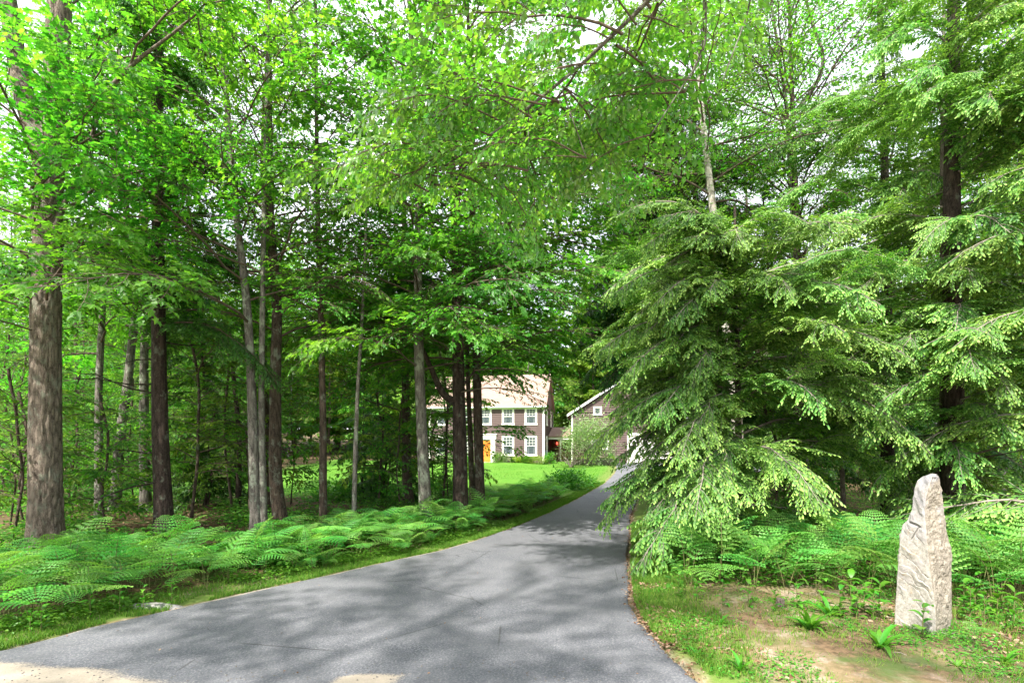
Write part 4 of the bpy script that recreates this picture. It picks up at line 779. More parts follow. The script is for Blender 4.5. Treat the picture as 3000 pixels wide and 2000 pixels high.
tree('hemlock_tree', 'large dark hemlock rising behind the standing stone', 'tree', [(2190, 1285), (2188, 900), (2186, 500), (2188, 150), (2192, -100)], 9.0, pxw(52, 9), 'b_dark', 'hem', 'hem', 80, 1.0, 12.5, hem_l(3.4, 1.6), (-.12, .2), side=.7, seed=21, twig='twigg', extra=[((7.72, 8.9, z), a, e, .1, i, s) for z, a, e, i, s in ((1.9, -2.3, .0, 3, .95), (2.2, -1.6, .0, 2, .9), (2.5, -2.8, .02, 4, .85), (2.8, -1.1, .0, 2, .9), (3.1, -2.0, .0, 4, .8), (3.4, -.7, .0, 3, .9), (3.7, -2.6, .03, 4, .85), (4.1, -1.5, .05, 3, .95), (1.7, -3.0, .0, 3, .9), (2.1, -.5, .0, 3, .9), (4.6, -2.2, .05, 4, .8), (2.6, -1.9, -.08, 1, .9))], gap=lambda v: keep_right(v) or sky_gap(v), bias=(-1.8, .35), avoid=False, dead=8)
tree('hemlock_tree', 'hemlock at the right frame edge with pale drooping sprays', 'tree', None, 0, .16, 'b_dark', 'hem', 'hem', 66, 1.0, 11.0, hem_l(3.0, 1.2), (-.08, .25), seed=22, twig='twigg', base=[(8.4, 7.2, 0), (8.4, 7.2, 6), (8.4, 7.2, 11)], gap=keep_right, bias=(3.4, .4), avoid=False)
tree('hemlock_tree', 'second dark hemlock between the birch and the snag', 'tree', [(2040, 1230), (2038, 900), (2036, 600), (2030, 300), (2020, 0)], 11.6, pxw(30, 11.6), 'b_dark', 'hem', 'hem', 66, 1.6, 13.5, hem_l(3.3, 1.5), (-.1, .25), seed=23, twig='twigg', bias=(3.7, .3), gap=lambda v: keep_right(v) or sky_gap(v), avoid=False, dead=10)
tree('birch_tree', 'leaning white-barked birch behind the bright hemlock boughs', 'tree', [(1705, 1235), (1698, 1050), (1686, 880), (1660, 690), (1642, 520), (1622, 350), (1608, 220), (1596, 100), (1585, -60)], 13.0, pxw(30, 13), 'b_birch', 'small', 'beech', 26, 8.0, 15.5, maple_l, (.1, .8), seed=24, flare=.2, gap=keep_right)
tree('maple_tree', 'dark straight trunk right of the birch', 'tree', [(1838, 1225), (1836, 900), (1832, 600), (1822, 300), (1812, 0)], 13.5, pxw(24, 13.5), 'b_brown', 'small', 'maple', 52, 5, 15, maple_l, (.1, .7), seed=25, flare=.3, gap=keep_right)
tree('maple_tree', 'thin dark trunk seen left of the birch above the hemlock', 'tree', [(1598, 1180), (1597, 800), (1596, 500), (1594, 350)], 16.0, pxw(17, 16), 'b_brown', 'small', 'beech', 50, 4.8, 15.5, lambda u: 4.4 - 1.2 * u, (.0, .6), seed=26, bias=(3.0, .4), flare=.3, gap=keep_right)
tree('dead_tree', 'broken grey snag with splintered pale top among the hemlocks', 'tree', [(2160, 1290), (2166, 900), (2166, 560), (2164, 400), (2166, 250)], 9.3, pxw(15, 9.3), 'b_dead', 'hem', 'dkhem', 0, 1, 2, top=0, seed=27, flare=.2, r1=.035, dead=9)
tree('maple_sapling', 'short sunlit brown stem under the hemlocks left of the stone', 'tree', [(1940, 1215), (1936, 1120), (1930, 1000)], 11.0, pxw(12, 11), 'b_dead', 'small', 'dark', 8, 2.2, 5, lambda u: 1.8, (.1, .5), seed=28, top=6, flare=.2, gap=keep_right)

def keep_far(v):
    a, b = proj(v); return (a < 1290) or (a < 1370 and b > 850) or (a < 1435 and b > 890)
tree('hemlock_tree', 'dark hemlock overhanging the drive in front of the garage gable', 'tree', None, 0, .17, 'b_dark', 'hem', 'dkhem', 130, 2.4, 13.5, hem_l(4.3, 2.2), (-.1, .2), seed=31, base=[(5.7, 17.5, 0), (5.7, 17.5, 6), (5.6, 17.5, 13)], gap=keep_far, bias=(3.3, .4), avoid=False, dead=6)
tree('maple_tree', 'tall pale forked maple high in the gap between birch and dark hemlocks', 'tree', [(1850, 1215), (1842, 800), (1815, 400), (1808, 250), (1770, 0)], 14.5, pxw(22, 14.5), 'b_grey', 'small', 'maple', 28, 6, 14, maple_l, (.2, .8), seed=32, flare=.3, limbs=[([at(1810, 280, 14.5), at(1880, 190, 14.5), at(1895, 130, 14.5), at(1860, 40, 14.5), at(1840, -60, 14.5)], .07, .03)])
# ------------------------------------------------------------------ background trees (shared trunk and crown meshes)
rg = np.random.default_rng(11)
def bgtree(seed, Hh, z0, kind, leafm, barkm, r0, blen, nb, leaf=.17):
    r_ = np.random.default_rng(seed); P = np.stack([np.cumsum(r_.normal(0, .12, 8)), np.cumsum(r_.normal(0, .12, 8)), np.linspace(0, Hh, 8)], 1); P[:, :2] -= P[0, :2]
    me, Q = trunk_mesh(P, r0, .03, barkm, 8, .4, .1, seed)
    br = []
    for k in range(4):
        L = blen * (.7 + .15 * k); b = decid(seed * 10 + k, L, leaf, S_DIA, None, step=.36, dens=.8, tl=.34, jit=.45) if kind == 'd' else hembough(seed * 10 + k, L, None, .2, .2, .55); br.append(b.arr())
    mb = MB(); az = 0
    for k in range(nb):
        u = (k + .5) / nb; z = z0 + (Hh - z0) * u; az += 2.4 + r_.normal(0, .4); p = [np.interp(z, Q[:, 2], Q[:, c]) for c in range(3)]
        V, F_, t_, m_, q_ = br[int(r_.integers(4))]; s = (1.15 - .75 * u) if kind == 'h' else (1.0 - .45 * u ** 2) * r_.uniform(.75, 1.15)
        Mx = np.array(bough_matrix(Vector(p), az, (.02 + .6 * u if kind == 'd' else -.1) + r_.normal(0, .12), r_.normal(0, .3), s)); W = V @ Mx[:3, :3].T + Mx[:3, 3]
        mb.v.append(W); mb.f.append(F_ + mb.n); mb.n += len(W); mb.t.append(t_); mb.m.append(m_); mb.sm.append(q_)
    return me, mb.mesh('crown', [M[leafm], M['twig']])
BG = [bgtree(201, 15, 4.5, 'd', 'far', 'b_grey', .16, 3.2, 46), bgtree(202, 17, 6.0, 'd', 'far', 'b_brown', .19, 3.4, 44), bgtree(203, 13, 3.0, 'd', 'far', 'b_grey', .12, 2.8, 42), bgtree(204, 16, 5.0, 'd', 'maple', 'b_brown', .15, 3.2, 44)]
BGF = [bgtree(231, 16, 2.5, 'd', 'far', 'b_brown', .17, 3.4, 56, .36), bgtree(232, 18, 4.0, 'd', 'maple', 'b_grey', .17, 3.6, 56, .36), bgtree(233, 14, 1.5, 'd', 'far', 'b_grey', .15, 3.2, 56, .34)]
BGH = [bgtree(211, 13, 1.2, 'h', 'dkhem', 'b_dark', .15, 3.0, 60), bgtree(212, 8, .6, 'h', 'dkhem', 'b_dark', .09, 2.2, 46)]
SAP = [bgtree(221, 4.2, .8, 'd', 'far', 'b_brown', .025, 1.5, 20, .14), bgtree(222, 3.0, .6, 'd', 'far', 'b_brown', .02, 1.2, 16, .14), bgtree(223, 5.5, 1.2, 'd', 'far', 'b_brown', .035, 1.8, 26, .14)]
def putbg(name, label, cat, group, tmpl, x, y, sc, rz):
    o = empty(name, (x, y, float(tz(x, y)) - .05), rz); o.scale = (sc, sc, sc * rg.uniform(.92, 1.1)); tag(o, label, cat, group); link('trunk', tmpl[0], o); link('crown', tmpl[1], o); return o
def poisson(n, fx, ok, dmin, tries=9000):
    pts = []
    for _ in range(tries):
        p = fx()
        if ok(*p) and all((p[0] - q[0]) ** 2 + (p[1] - q[1]) ** 2 > dmin * dmin for q in pts):
            pts.append(p)
            if len(pts) >= n: break
    return pts
def inview(x, y, m=1.06): return y > 3 and abs(x) < m * y
def zone(x, y):
    a = (1500 + x / y * FPX) / VS
    for lim, ph in ((60, 'beyond the thick maple at the left edge'), (235, 'just right of the thick lichen-spotted maple'), (365, 'in the gap left of the dark hemlock trunk'), (480, 'just right of the dark hemlock trunk'), (590, 'left of the twin grey stems'), (690, 'behind the flared dark trunk'), (770, 'behind the slim dark upright trunk'), (900, 'by the pale sapling before the lawn'), (1010, 'behind the mottled grey-brown trunk'), (1080, 'behind the darkest central trunk'), (1290, 'above the brown house'), (1480, 'above the garage gable'), (1640, 'left of the white-barked birch'), (1760, 'behind the white-barked birch'), (1860, 'near the dark straight trunk beside the birch'), (2060, 'between the dark straight trunk and the snag'), (2240, 'behind the large dark hemlock'), (9999, 'at the right edge past the large hemlock')):
        if a < lim: return ph
MAIN = [(o.location.x, o.location.y) for o in bpy.data.objects if o.get('category') == 'tree']
def clear(x, y, r=1.3): return all((x - a) ** 2 + (y - b) ** 2 > r * r for a, b in MAIN)
def not_lawn(x, y): return not (-18.5 < x < 26 and 19 < y < 57)
def sight(x, y):   # keep the look through to the lawn, house and drive open
    vx = (1500 + x / y * FPX) / VS; return not ((1060 < vx < 1560 and y < 57) or (670 < vx < 860 and y < 52))
left = poisson(58, lambda: (rg.uniform(-62, 4), rg.uniform(14.5, 62)), lambda x, y: inview(x, y) and not_lawn(x, y) and clear(x, y) and sight(x, y) and x < xl(min(y, 48)) - 3, 2.2)
for k, (x, y) in enumerate(left):
    hm = rg.random() < .07; putbg('woodland_tree' if not hm else 'hemlock_tree', ('near ' if y < 27 else 'far ') + ('slender woodland tree' if not hm else 'dark feathery hemlock') + ' ' + zone(x, y), 'tree', 'trees in the woods left of the lawn' if not hm else 'hemlocks in the woods left of the lawn', (BGH[0] if hm else BG[k % 4]), x, y, rg.uniform(.75, 1.1), rg.uniform(0, 6.28))
back = poisson(100, lambda: (rg.uniform(-60, 64), 58 + 36 * rg.random() ** 1.3), lambda x, y: inview(x, y), 2.6)
for k, (x, y) in enumerate(back): putbg('woodland_tree', ('leafy far tree ' if y < 72 else 'leafy farthest tree ') + zone(x, y), 'tree', 'trees behind the house', BGF[k % 3], x, y, rg.uniform(1.05, 1.45), rg.uniform(0, 6.28))
right = poisson(52, lambda: (rg.uniform(4, 60), rg.uniform(12.5, 58)), lambda x, y: inview(x, y) and not (y > 30 and x < 27) and x > xr(min(y, 48)) + 3.0 and clear(x, y), 2.3)
for k, (x, y) in enumerate(right):
    hm = rg.random() < .3; putbg('woodland_tree' if not hm else 'hemlock_tree', ('nearer leafy tree' if not hm else 'nearer shaded hemlock') * (y < 22) + ('deeper leafy tree' if not hm else 'deeper shaded hemlock') * (y >= 22) + ' ' + zone(x, y), 'tree', 'trees in the woods right of the drive' if not hm else 'hemlocks in the woods right of the drive', (BGH[k % 2] if hm else BG[k % 4]), x, y, rg.uniform(.8, 1.15), rg.uniform(0, 6.28))
for (vx, y, sc) in ((838, 19.5, .55), (888, 18.5, .6), (470, 17.5, .9)):
    x = (vx * VS - 1500) * y / FPX; putbg('hemlock_tree', {838: 'young hemlock drooping over the lawn beside the pale sapling', 888: 'small hemlock at the lawn edge left of the shaded brown trunk', 470: 'hemlock with dark spreading boughs behind the leaning thin trunk', 690: 'little hemlock behind the flared dark trunk'}[vx], 'tree', None, BGH[1], x, y, sc, rg.uniform(0, 6))
sap = poisson(76, lambda: (rg.uniform(-30, 3), rg.uniform(10.5, 34)), lambda x, y: inview(x, y) and clear(x, y, .7) and sight(x, y) and not_lawn(x, y) and x < xl(y) - 2.2 and not (y < 17 and rg.random() < .45), 1.1)
for k, (x, y) in enumerate(sap): putbg('sapling', ('low leafy sapling ' if k % 3 == 1 else 'tall leafy sapling ' if k % 3 == 2 else 'leafy understory sapling ') + zone(x, y), 'sapling', 'saplings under the trees left of the drive', SAP[k % 3], x, y, rg.uniform(.7, 1.15), rg.uniform(0, 6.28))
for k, (vx, y, sc) in enumerate([(985, 17.6, 1.0), (1030, 19.0, .95), (1012, 21.5, 1.1), (900, 21, .6)]):
    x = (vx * VS - 1500) * y / FPX; putbg('sapling', ['leafy sapling hiding the left end of the house, nearest', 'leafy sapling before the house windows left of the central trunk', 'taller sapling on the lawn edge before the left end of the house', 'short sapling right of the small hemlock'][k], 'sapling', None, SAP[(2, 0, 2, 0)[k]], x, y, sc, k * 1.7)
sapr = poisson(16, lambda: (rg.uniform(3, 22), rg.uniform(9.5, 22)), lambda x, y: inview(x, y) and clear(x, y, .7) and x > xr(y) + 1.5, 1.2)
for k, (x, y) in enumerate(sapr): putbg('sapling', ('low sapling ' if k % 3 == 1 else 'leafy sapling ') + zone(x, y), 'sapling', 'saplings under the hemlocks', SAP[k % 3], x, y, rg.uniform(.6, 1.0), rg.uniform(0, 6.28))
# far woods that read as one mass
n = 26000; X = rg.uniform(-150, 150, n); Y = rg.uniform(88, 125, n); hz_ = rg.beta(1.3, 1.5, n) * (15 + 6 * fbm(np.stack([X * .05, Y * .05, X * 0], 1), 4, 2)); keep = (np.abs(X) < 1.1 * Y) & (vn(np.stack([X * .22, Y * .22, hz_ * .22], 1), 3) > .36)
P_ = np.stack([X, Y, hz_ + tz(X, Y) + .2], 1)[keep]; mb = MB(); mb.leaves(P_, rg.normal(0, 1, P_.shape), rg.normal(0, .6, P_.shape) + [0, -.3, .8], rg.uniform(.6, 1.3, len(P_)), S_DIA, rg.uniform(.1, .9, len(P_)), 0)
tag(link('distant_woods', mb.mesh('distant_woods', [M['far']])), 'far leafy woods seen as one mass beyond the trees', 'woods', kind='stuff')

# ------------------------------------------------------------------ ferns
def frond(seed, stipe, blade, width, npair, arch, teeth=6, a0=1.0):
    r_ = np.random.default_rng(seed); mb = MB(); a = np.linspace(0, 1, 6)
    S = np.stack([stipe * .22 * a ** 2, a * 0, stipe * a], 1); mb.tube(S, .0045 - .0015 * a, 4, 1, .3, cap=False)
    t = np.linspace(0, 1, 14); ang = a0 - arch * t; dx = np.cos(ang); dz = np.sin(ang); RX = S[-1] + np.stack([np.concatenate([[0], np.cumsum(dx[:-1])]), t * 0, np.concatenate([[0], np.cumsum(dz[:-1])])], 1) * blade / 13
    mb.tube(RX, .003 * (1 - t) + .001, 3, 1, .5, cap=False); V = []; F_ = []; TT = []
    for k in range(npair):
        u = .02 + .94 * (k / npair) ** .92; p = np.array([np.interp(u, t, RX[:, c]) for c in range(3)]); q = np.array([np.interp(min(1, u + .05), t, RX[:, c]) for c in range(3)]); fw = unit(q - p); up = np.array([-fw[2], 0, fw[0]])
        ln = width * (1 - u) ** .9 * (.85 + .15 * min(1, u / .1)) * r_.uniform(.88, 1.1) + .012
        for sgn in (1, -1):
            d = unit(np.array([0, sgn, 0]) * math.cos(.36) + fw * math.sin(.36)); dr = -.20 * ln
            wd = min(ln * .30, .46 * blade / npair); m = teeth if ln > .08 else 3
            for j in range(m):
                s0 = j / m; s1 = (j + 1) / m; w_ = wd * (1 - s0) ** .7; b0 = p + d * ln * s0 + up * dr * s0 ** 2; b1 = p + d * ln * s1 + up * dr * s1 ** 2; nd_ = np.cross(up, d)
                for s2 in (1, -1):
                    tip = (b0 + b1) / 2 + d * (.5 * ln / m) + nd_ * s2 * w_ + up * (.012 - .25 * w_ * .4); i0 = len(V); V += [b0, b1, tip]; F_.append((i0, i0 + 1, i0 + 2)); tv = .45 + .3 * s0; TT += [tv - .15, tv - .05, tv + .2]
            i0 = len(V); e = p + d * ln + up * dr; V += [p + d * ln * .82 + up * dr * .67 + nd_ * .006, p + d * ln * .82 + up * dr * .67 - nd_ * .006, e + d * .02]; F_.append((i0, i0 + 1, i0 + 2)); TT += [.6, .6, .8]
    mb.add(V, F_, np.clip(np.array(TT) + r_.uniform(-.15, .15), 0, 1), 0); return mb.mesh('frond', [M['fern'], M['stipe']])
M['stipe'] = plain('fern_stalk', (.11, .12, .035), .7)
FR = [frond(s, st, bl, wd, npr, ar) for s, st, bl, wd, npr, ar in ((1, .42, .52, .30, 8, .95), (2, .50, .58, .33, 8, 1.3), (3, .34, .48, .28, 8, .7), (4, .55, .52, .31, 8, 1.15), (5, .28, .45, .25, 7, .8), (6, .44, .58, .29, 8, 1.5))]
FRF = [frond(s, st, bl, wd, npr, ar, 6, .42) for s, st, bl, wd, npr, ar in ((21, .40, .50, .31, 9, .75), (22, .46, .54, .34, 9, .95), (23, .34, .46, .29, 8, .6), (24, .50, .50, .32, 9, .8), (25, .27, .44, .27, 8, .7), (26, .42, .54, .33, 9, 1.1))]
FRL = [frond(s, st, bl, wd, npr, ar, 4) for s, st, bl, wd, npr, ar in ((11, .10, .62, .13, 14, 1.2), (12, .08, .55, .11, 13, 1.5), (13, .12, .7, .14, 14, 1.0))]   # lady ferns, upright plumes
def fern(x, y, z, label, group, nf, rgx, sc=1., lady=False, flat=False):
    o = empty('bracken_fern' if not lady else 'lady_fern', (x, y, z), rgx.uniform(0, 6.28)); tag(o, label, 'fern', group); a = rgx.uniform(0, 6.28)
    for k in range(nf):
        a += 6.28 / nf + rgx.normal(0, .3); s = sc * rgx.uniform(.8, 1.15); me = (FRL if lady else FRF if flat else FR)[int(rgx.integers(3 if lady else 6))]
        link('frond', me, o, mat=Matrix.Rotation(a, 4, 'Z') @ Matrix.Translation((.02, 0, 0)) @ Matrix.Rotation(rgx.normal(.04, .12 if flat else .24) if not lady else rgx.uniform(-.2, .25), 4, 'Y') @ Matrix.Scale(s, 4))
    return o
rf_ = np.random.default_rng(21)
def fzone(x, y):
    a = (1500 + x / y * FPX) / VS
    for lim, ph in ((170, 'below the thick maple'), (430, 'below the dark hemlock trunk'), (680, 'below the twin grey stems'), (860, 'below the pale sapling'), (1010, 'below the mottled trunk'), (1120, 'below the central trunk'), (1420, 'at the driveway bend'), (1620, 'beside the driveway edge'), (1830, 'under the drooping hemlock'), (2060, 'left of the standing stone'), (9999, 'right of the standing stone')):
        if a < lim: return ph
def bedw(y): return np.interp(y, [4.5, 6, 9, 13, 18, 30], [3.6, 3.6, 2.6, 1.25, 1.0, .9])
def lpt():
    y = 4.4 + 15.5 * rf_.random() ** 1.25; x = xl(y) - .78 - bedw(y) * rf_.random(); return x, y
lf_ = poisson(275, lpt, lambda x, y: inview(x, y, 1.08) and clear(x, y, .32) and x < xl(y) - .72, .25, 30000)
for x, y in lf_:
    fern(x, y, float(tz(x, y)) - .01, ('broad bracken fern at the verge side of the left bed, ' if x > xl(y) - .95 - .45 * bedw(y) else 'broad bracken fern at the back of the left bed, ') + fzone(x, y), 'bracken ferns along the left edge of the driveway', int(rf_.integers(3, 5)), rf_, rf_.uniform(.75, 1.15), False, rf_.random() < .62)
for k in range(46):
    y = rf_.uniform(8.2, 27); x = xl(y) - rf_.uniform(.55, .95 if y < 12 else 1.7); fern(x, y, float(tz(x, y)), ('nearer' if y < 14 else 'farther') + ' upright feathery lady fern ' + fzone(x, y), 'lady ferns at the driveway bend', 6, rf_, rf_.uniform(.75, 1.15), True)
def rpt(): return rf_.uniform(1.9, 8.6), 6.1 + 3.0 * rf_.random() ** 1.2
rf2 = poisson(92, rpt, lambda x, y: x > xr(y) + .75 and inview(x, y, 1.08) and y > 7.25 - .25 * (x - 1.8) and clear(x, y, .25) and not (abs(x - 4.4) < .45 and y < 6.2), .33, 9000)
for x, y in rf2: fern(x, y, float(tz(x, y)) - .01, ('sunlit bracken fern in the front row, ' if y < 7.6 else 'sunlit bracken fern in the back rows, ') + fzone(x, y), 'bracken ferns on the stone side of the driveway', int(rf_.integers(3, 5)), rf_, rf_.uniform(.9, 1.3))
fern(4.62, 5.05, 0, 'little fern growing against the foot of the standing stone', None, 4, rf_, .42)

# ------------------------------------------------------------------ broad-leaved plants, each leaf a part
def leafmesh(seed, L, wd, arch, mat):
    r_ = np.random.default_rng(seed); t = np.linspace(0, 1, 8); ang = 1.15 - arch * t; X_ = np.concatenate([[0], np.cumsum(np.cos(ang[:-1]))]) * L / 7; Z_ = np.concatenate([[0], np.cumsum(np.sin(ang[:-1]))]) * L / 7; w_ = wd * np.sin(np.pi * np.clip(t * .93 + .07, 0, 1)) ** .8 * (1 - .25 * t); V = []
    for x, z, ww in zip(X_, Z_, w_): V += [(x, -ww, z + ww * .35), (x, 0, z), (x, ww, z + ww * .35)]
    F_ = []
    for k in range(7): F_ += [(3 * k, 3 * k + 3, 3 * k + 4, 3 * k + 1), (3 * k + 1, 3 * k + 4, 3 * k + 5, 3 * k + 2)]
    mb = MB(); mb.add(V, F_, np.clip(.35 + .4 * np.repeat(t, 3) + r_.uniform(-.1, .15), 0, 1), 0, True); return mb.mesh('leaf', [M[mat]])
LV = [leafmesh(s, L, wd, ar, 'weed') for s, L, wd, ar in ((1, .26, .019, 1.0), (2, .22, .022, 1.4), (3, .30, .021, 1.7), (4, .16, .022, 1.2))]
LO = [leafmesh(s + 10, L, wd, ar, 'weed') for s, L, wd, ar in ((1, .11, .028, 1.2), (2, .13, .034, 1.5), (3, .09, .026, 1.0))]
STEM = MB().tube([(0, 0, 0), (.004, 0, .15), (0, .006, .3)], [.005, .004, .003], 5).mesh('stem', [M['stipe']])
def plant(name, vx, vy, label, kind, nl, sc, seed, group=None, cat='plant'):
    r_ = np.random.default_rng(seed); p = G(vx, vy); o = empty(name, (p.x, p.y, p.z), r_.uniform(0, 6)); tag(o, label, cat, group); a = 0
    if kind == 'rosette':
        for k in range(nl): a += 2.4; link('leaf', LV[int(r_.integers(4))], o, mat=Matrix.Rotation(a, 4, 'Z') @ Matrix.Rotation(r_.uniform(-.35, .35), 4, 'Y') @ Matrix.Scale(sc * r_.uniform(.7, 1.15), 4))
    else:
        st = link('stem', STEM, o, mat=Matrix.Scale(sc * 1.2, 4))
        for k in range(nl):
            a += 2.2; link('leaf', LO[int(r_.integers(3))], o, mat=Matrix.Translation((0, 0, .36 * sc * (k + 1) / nl)) @ Matrix.Rotation(a, 4, 'Z') @ Matrix.Rotation(r_.uniform(.1, .7), 4, 'Y') @ Matrix.Scale(sc * r_.uniform(.8, 1.3), 4))
    return o
for k, a in enumerate([
    ('broadleaf_weed', 1860, 1452, 'largest lance-leaved weed clump in front of the sunlit ferns', 'rosette', 22, 1.47, 1), ('broadleaf_weed', 2022, 1495, 'sprawling lance-leaved weed just left of the stone foot', 'rosette', 15, 1.34, 2),
    ('broadleaf_weed', 1905, 1420, 'leafy weed clump touching the back of the largest weed', 'rosette', 15, 1.28, 3), ('broadleaf_weed', 1655, 1437, 'little pale weed tuft alone on the bare sandy ground', 'rosette', 12, 0.64, 4),
    ('leafy_weed', 2005, 1432, 'oval-leaved weed stem close to the stone, tallest there', 'stem', 9, 1.1, 5), ('leafy_weed', 1968, 1428, 'oval-leaved weed between the lance-leaved clump and the stone', 'stem', 8, 1.0, 6), ('leafy_weed', 2120, 1475, 'leafy stem standing in front of the carved stone', 'stem', 8, 1.15, 7),
    ('leafy_weed', 2230, 1432, 'broad-leaved weed right of the stone foot', 'stem', 9, 1.1, 8), ('leafy_weed', 2290, 1420, 'weed with oval leaves at the far right under the ferns', 'stem', 9, 1.2, 9), ('broadleaf_weed', 1600, 1510, 'small weed at the sandy driveway edge', 'rosette', 12, 0.64, 10),
    ('broadleaf_weed', 1700, 1545, 'weed tuft at the bottom edge beside the driveway', 'rosette', 12, 0.77, 11), ('broadleaf_weed', 2200, 1540, 'low weed on the sandy ground below the stone', 'rosette', 12, 0.7, 12), ('broadleaf_weed', 2310, 1530, 'low weed in the lower right corner', 'rosette', 14, 0.83, 13),
    ('leafy_weed', 95, 1452, 'sunlit leafy weed at the far left under the bracken', 'stem', 10, 1.0, 14), ('leafy_weed', 70, 1460, 'low leafy weed at the left end of the verge', 'stem', 8, .7, 15), ('leafy_weed', 208, 1425, 'bright leafy weed below the bracken, second from the left end', 'stem', 9, .95, 16), ('leafy_weed', 275, 1412, 'leafy weed at the verge between bracken and grass', 'stem', 9, .9, 17), ('leafy_weed', 330, 1405, 'rounded leafy weed left of the flat verge rock', 'stem', 8, .85, 18), ('leafy_weed', 395, 1392, 'upright weed directly behind the flat verge rock', 'stem', 8, .9, 19)] + [('leafy_weed', vx, vy, 'leafy weed among the plants crowding the fern edge ' + ('just left of the stone' if vx > 1900 else 'before the sunlit ferns' if vx < 2100 and vx > 1750 else 'near the drooping hemlock') if vx < 2100 else 'leafy weed among the plants crowding right of the stone', 'stem', 8, s, 60 + q, 'weeds along the fern edge') for q, (vx, vy, s) in enumerate([(1930, 1425, 1.0), (1955, 1408, 1.2), (1985, 1415, 1.1), (2020, 1425, 1.2), (1890, 1405, 1.1), (1830, 1402, 1.0), (1780, 1412, .8), (1720, 1400, .9), (1660, 1395, .9), (1600, 1385, .8), (1560, 1375, .9), (2215, 1415, 1.1), (2260, 1440, 1.0), (2330, 1440, 1.1), (2300, 1405, 1.2), (2240, 1400, 1.2)])]): plant(*a)
# ------------------------------------------------------------------ garden shrubs by the house
def shrub(seed, rx, ry, h, nst, nl, leaf, leafm, shape=S_OVAL, low=.05, stemr=.012, fill=.55):
    r_ = np.random.default_rng(seed); ms = MB(); ml = MB(); P = []; D = []; N = []
    cl = r_.normal(0, 1, (max(8, nl // 60), 3)); cl /= np.linalg.norm(cl, axis=1)[:, None]; cl = cl * r_.uniform(fill, 1, len(cl))[:, None] ** .5; cl[:, 2] = np.abs(cl[:, 2]) * (1 - low) + low
    for k in range(nst):
        e = cl[k % len(cl)] * [rx, ry, h] * .85; ms.tube(np.stack([[0, 0, -.05], e * [.35, .35, .5], e]), [stemr * 1.4, stemr, stemr * .4], 5, 0)
    for c in cl:
        k = nl // len(cl); o = r_.normal(0, .21, (k, 3)); q = c + o; q[:, 2] = np.abs(q[:, 2]); P.append(q * [rx, ry, h]); D.append(o * [1, 1, .5] + r_.normal(0, .1, (k, 3)) + c * .15); N.append(r_.normal(0, .5, (k, 3)) + [0, 0, 1])
    P = np.concatenate(P); ml.leaves(P, np.concatenate(D), np.concatenate(N), leaf * r_.uniform(.7, 1.25, len(P)), shape, r_.uniform(.1, .9, len(P)), 0, .1)
    return ms.mesh('stems', [M['twigg']]), ml.mesh('foliage', [M[leafm]])
def putshrub(name, loc, label, args, group=None):
    o = empty(name, loc); tag(o, label, 'shrub', group); s, f = shrub(*args); link('stems', s, o); link('foliage', f, o); return o
def hp(x, y): v = hw(x, y); return (v.x, v.y, float(tz(v.x, v.y)))
for k, (x, y, a, lab) in enumerate([(-4.05, -.9, (31, .62, .5, .85, 8, 1500, .10, 'weed'), 'rounded green shrub beside the front door steps'), (-3.2, -1.0, (32, .55, .5, .75, 8, 1400, .09, 'sage'), 'grey-green shrub second from the front steps'), (-2.35, -1.05, (33, .6, .45, .5, 8, 1300, .16, 'yel', S_LANCE), 'yellow-green daylily clump under the first window right of the door'), (-1.55, -1.1, (34, .55, .45, .55, 8, 1300, .18, 'weed', S_LANCE), 'green daylily clump between the two lower windows'), (-.55, -1.15, (35, .85, .55, .6, 9, 1900, .08, 'yel'), 'low spreading golden shrub at the house corner'), (.55, -.5, (36, .5, .45, .85, 8, 1200, .12, 'weed'), 'leafy green shrub by the electric meter'), (-7.3, -1.0, (37, .8, .5, .7, 8, 1400, .1, 'weed'), 'shrub under the window left of the front door'), (-9.3, -1.0, (38, .8, .5, .8, 8, 1400, .1, 'sage'), 'shrub at the far left corner of the house')]): putshrub('garden_shrub', hp(x, y), lab, a)
v = at(1352, 1090, 43.0); putshrub('rhododendron_bush', (v.x, 43.0, float(tz(v.x, 43))), 'tall pale green rhododendron with bare stems before the porch', (41, 1.95, 1.4, 3.4, 30, 9000, .14, 'sage', S_OVAL, .36, .035))
v = at(1312, 1092, 41.0); putshrub('japanese_maple', (v.x, 41.0, float(tz(v.x, 41))), 'small bronze-leaved dwarf maple on the lawn before the rhododendron', (42, 1.35, 1.0, 1.45, 16, 2200, .09, 'red', S_DIA, .45, .03))
for k, (x, y, a, lab) in enumerate([(6.1, 45.6, (51, .7, .5, .6, 8, 1400, .10, 'yel'), 'yellow-green perennial bed plant behind the stone wall'), (7.4, 45.9, (52, .45, .4, .95, 8, 900, .10, 'weed'), 'upright green plant under the garage window'), (8.5, 45.6, (53, .7, .5, .55, 8, 1400, .09, 'yel'), 'golden plant at the garage end of the stone wall'), (9.1, 46.0, (54, .5, .4, .85, 8, 900, .10, 'weed'), 'green shrub against the garage beside its door')]): putshrub('garden_plant', (x, y, float(tz(x, y))), lab, a)
# low shrubs at the edge of the lawn
for k, (vx, vy) in enumerate([(770, 1150), (860, 1140), (1010, 1140), (1290, 1125), (1330, 1118)]):
    p = G(vx, vy); putshrub('lawn_edge_shrub', (p.x, p.y, p.z), ['low dark bush at the lawn edge behind the slim trunk', 'bush at the lawn edge by the young hemlock', 'bush behind the mottled grey-brown trunk', 'dark green bush where the lawn meets the driveway ferns', 'last green bush along the driveway before the lawn corner'][k], (61 + k, .8, .6, .75, 8, 1500, .12, 'weed'))

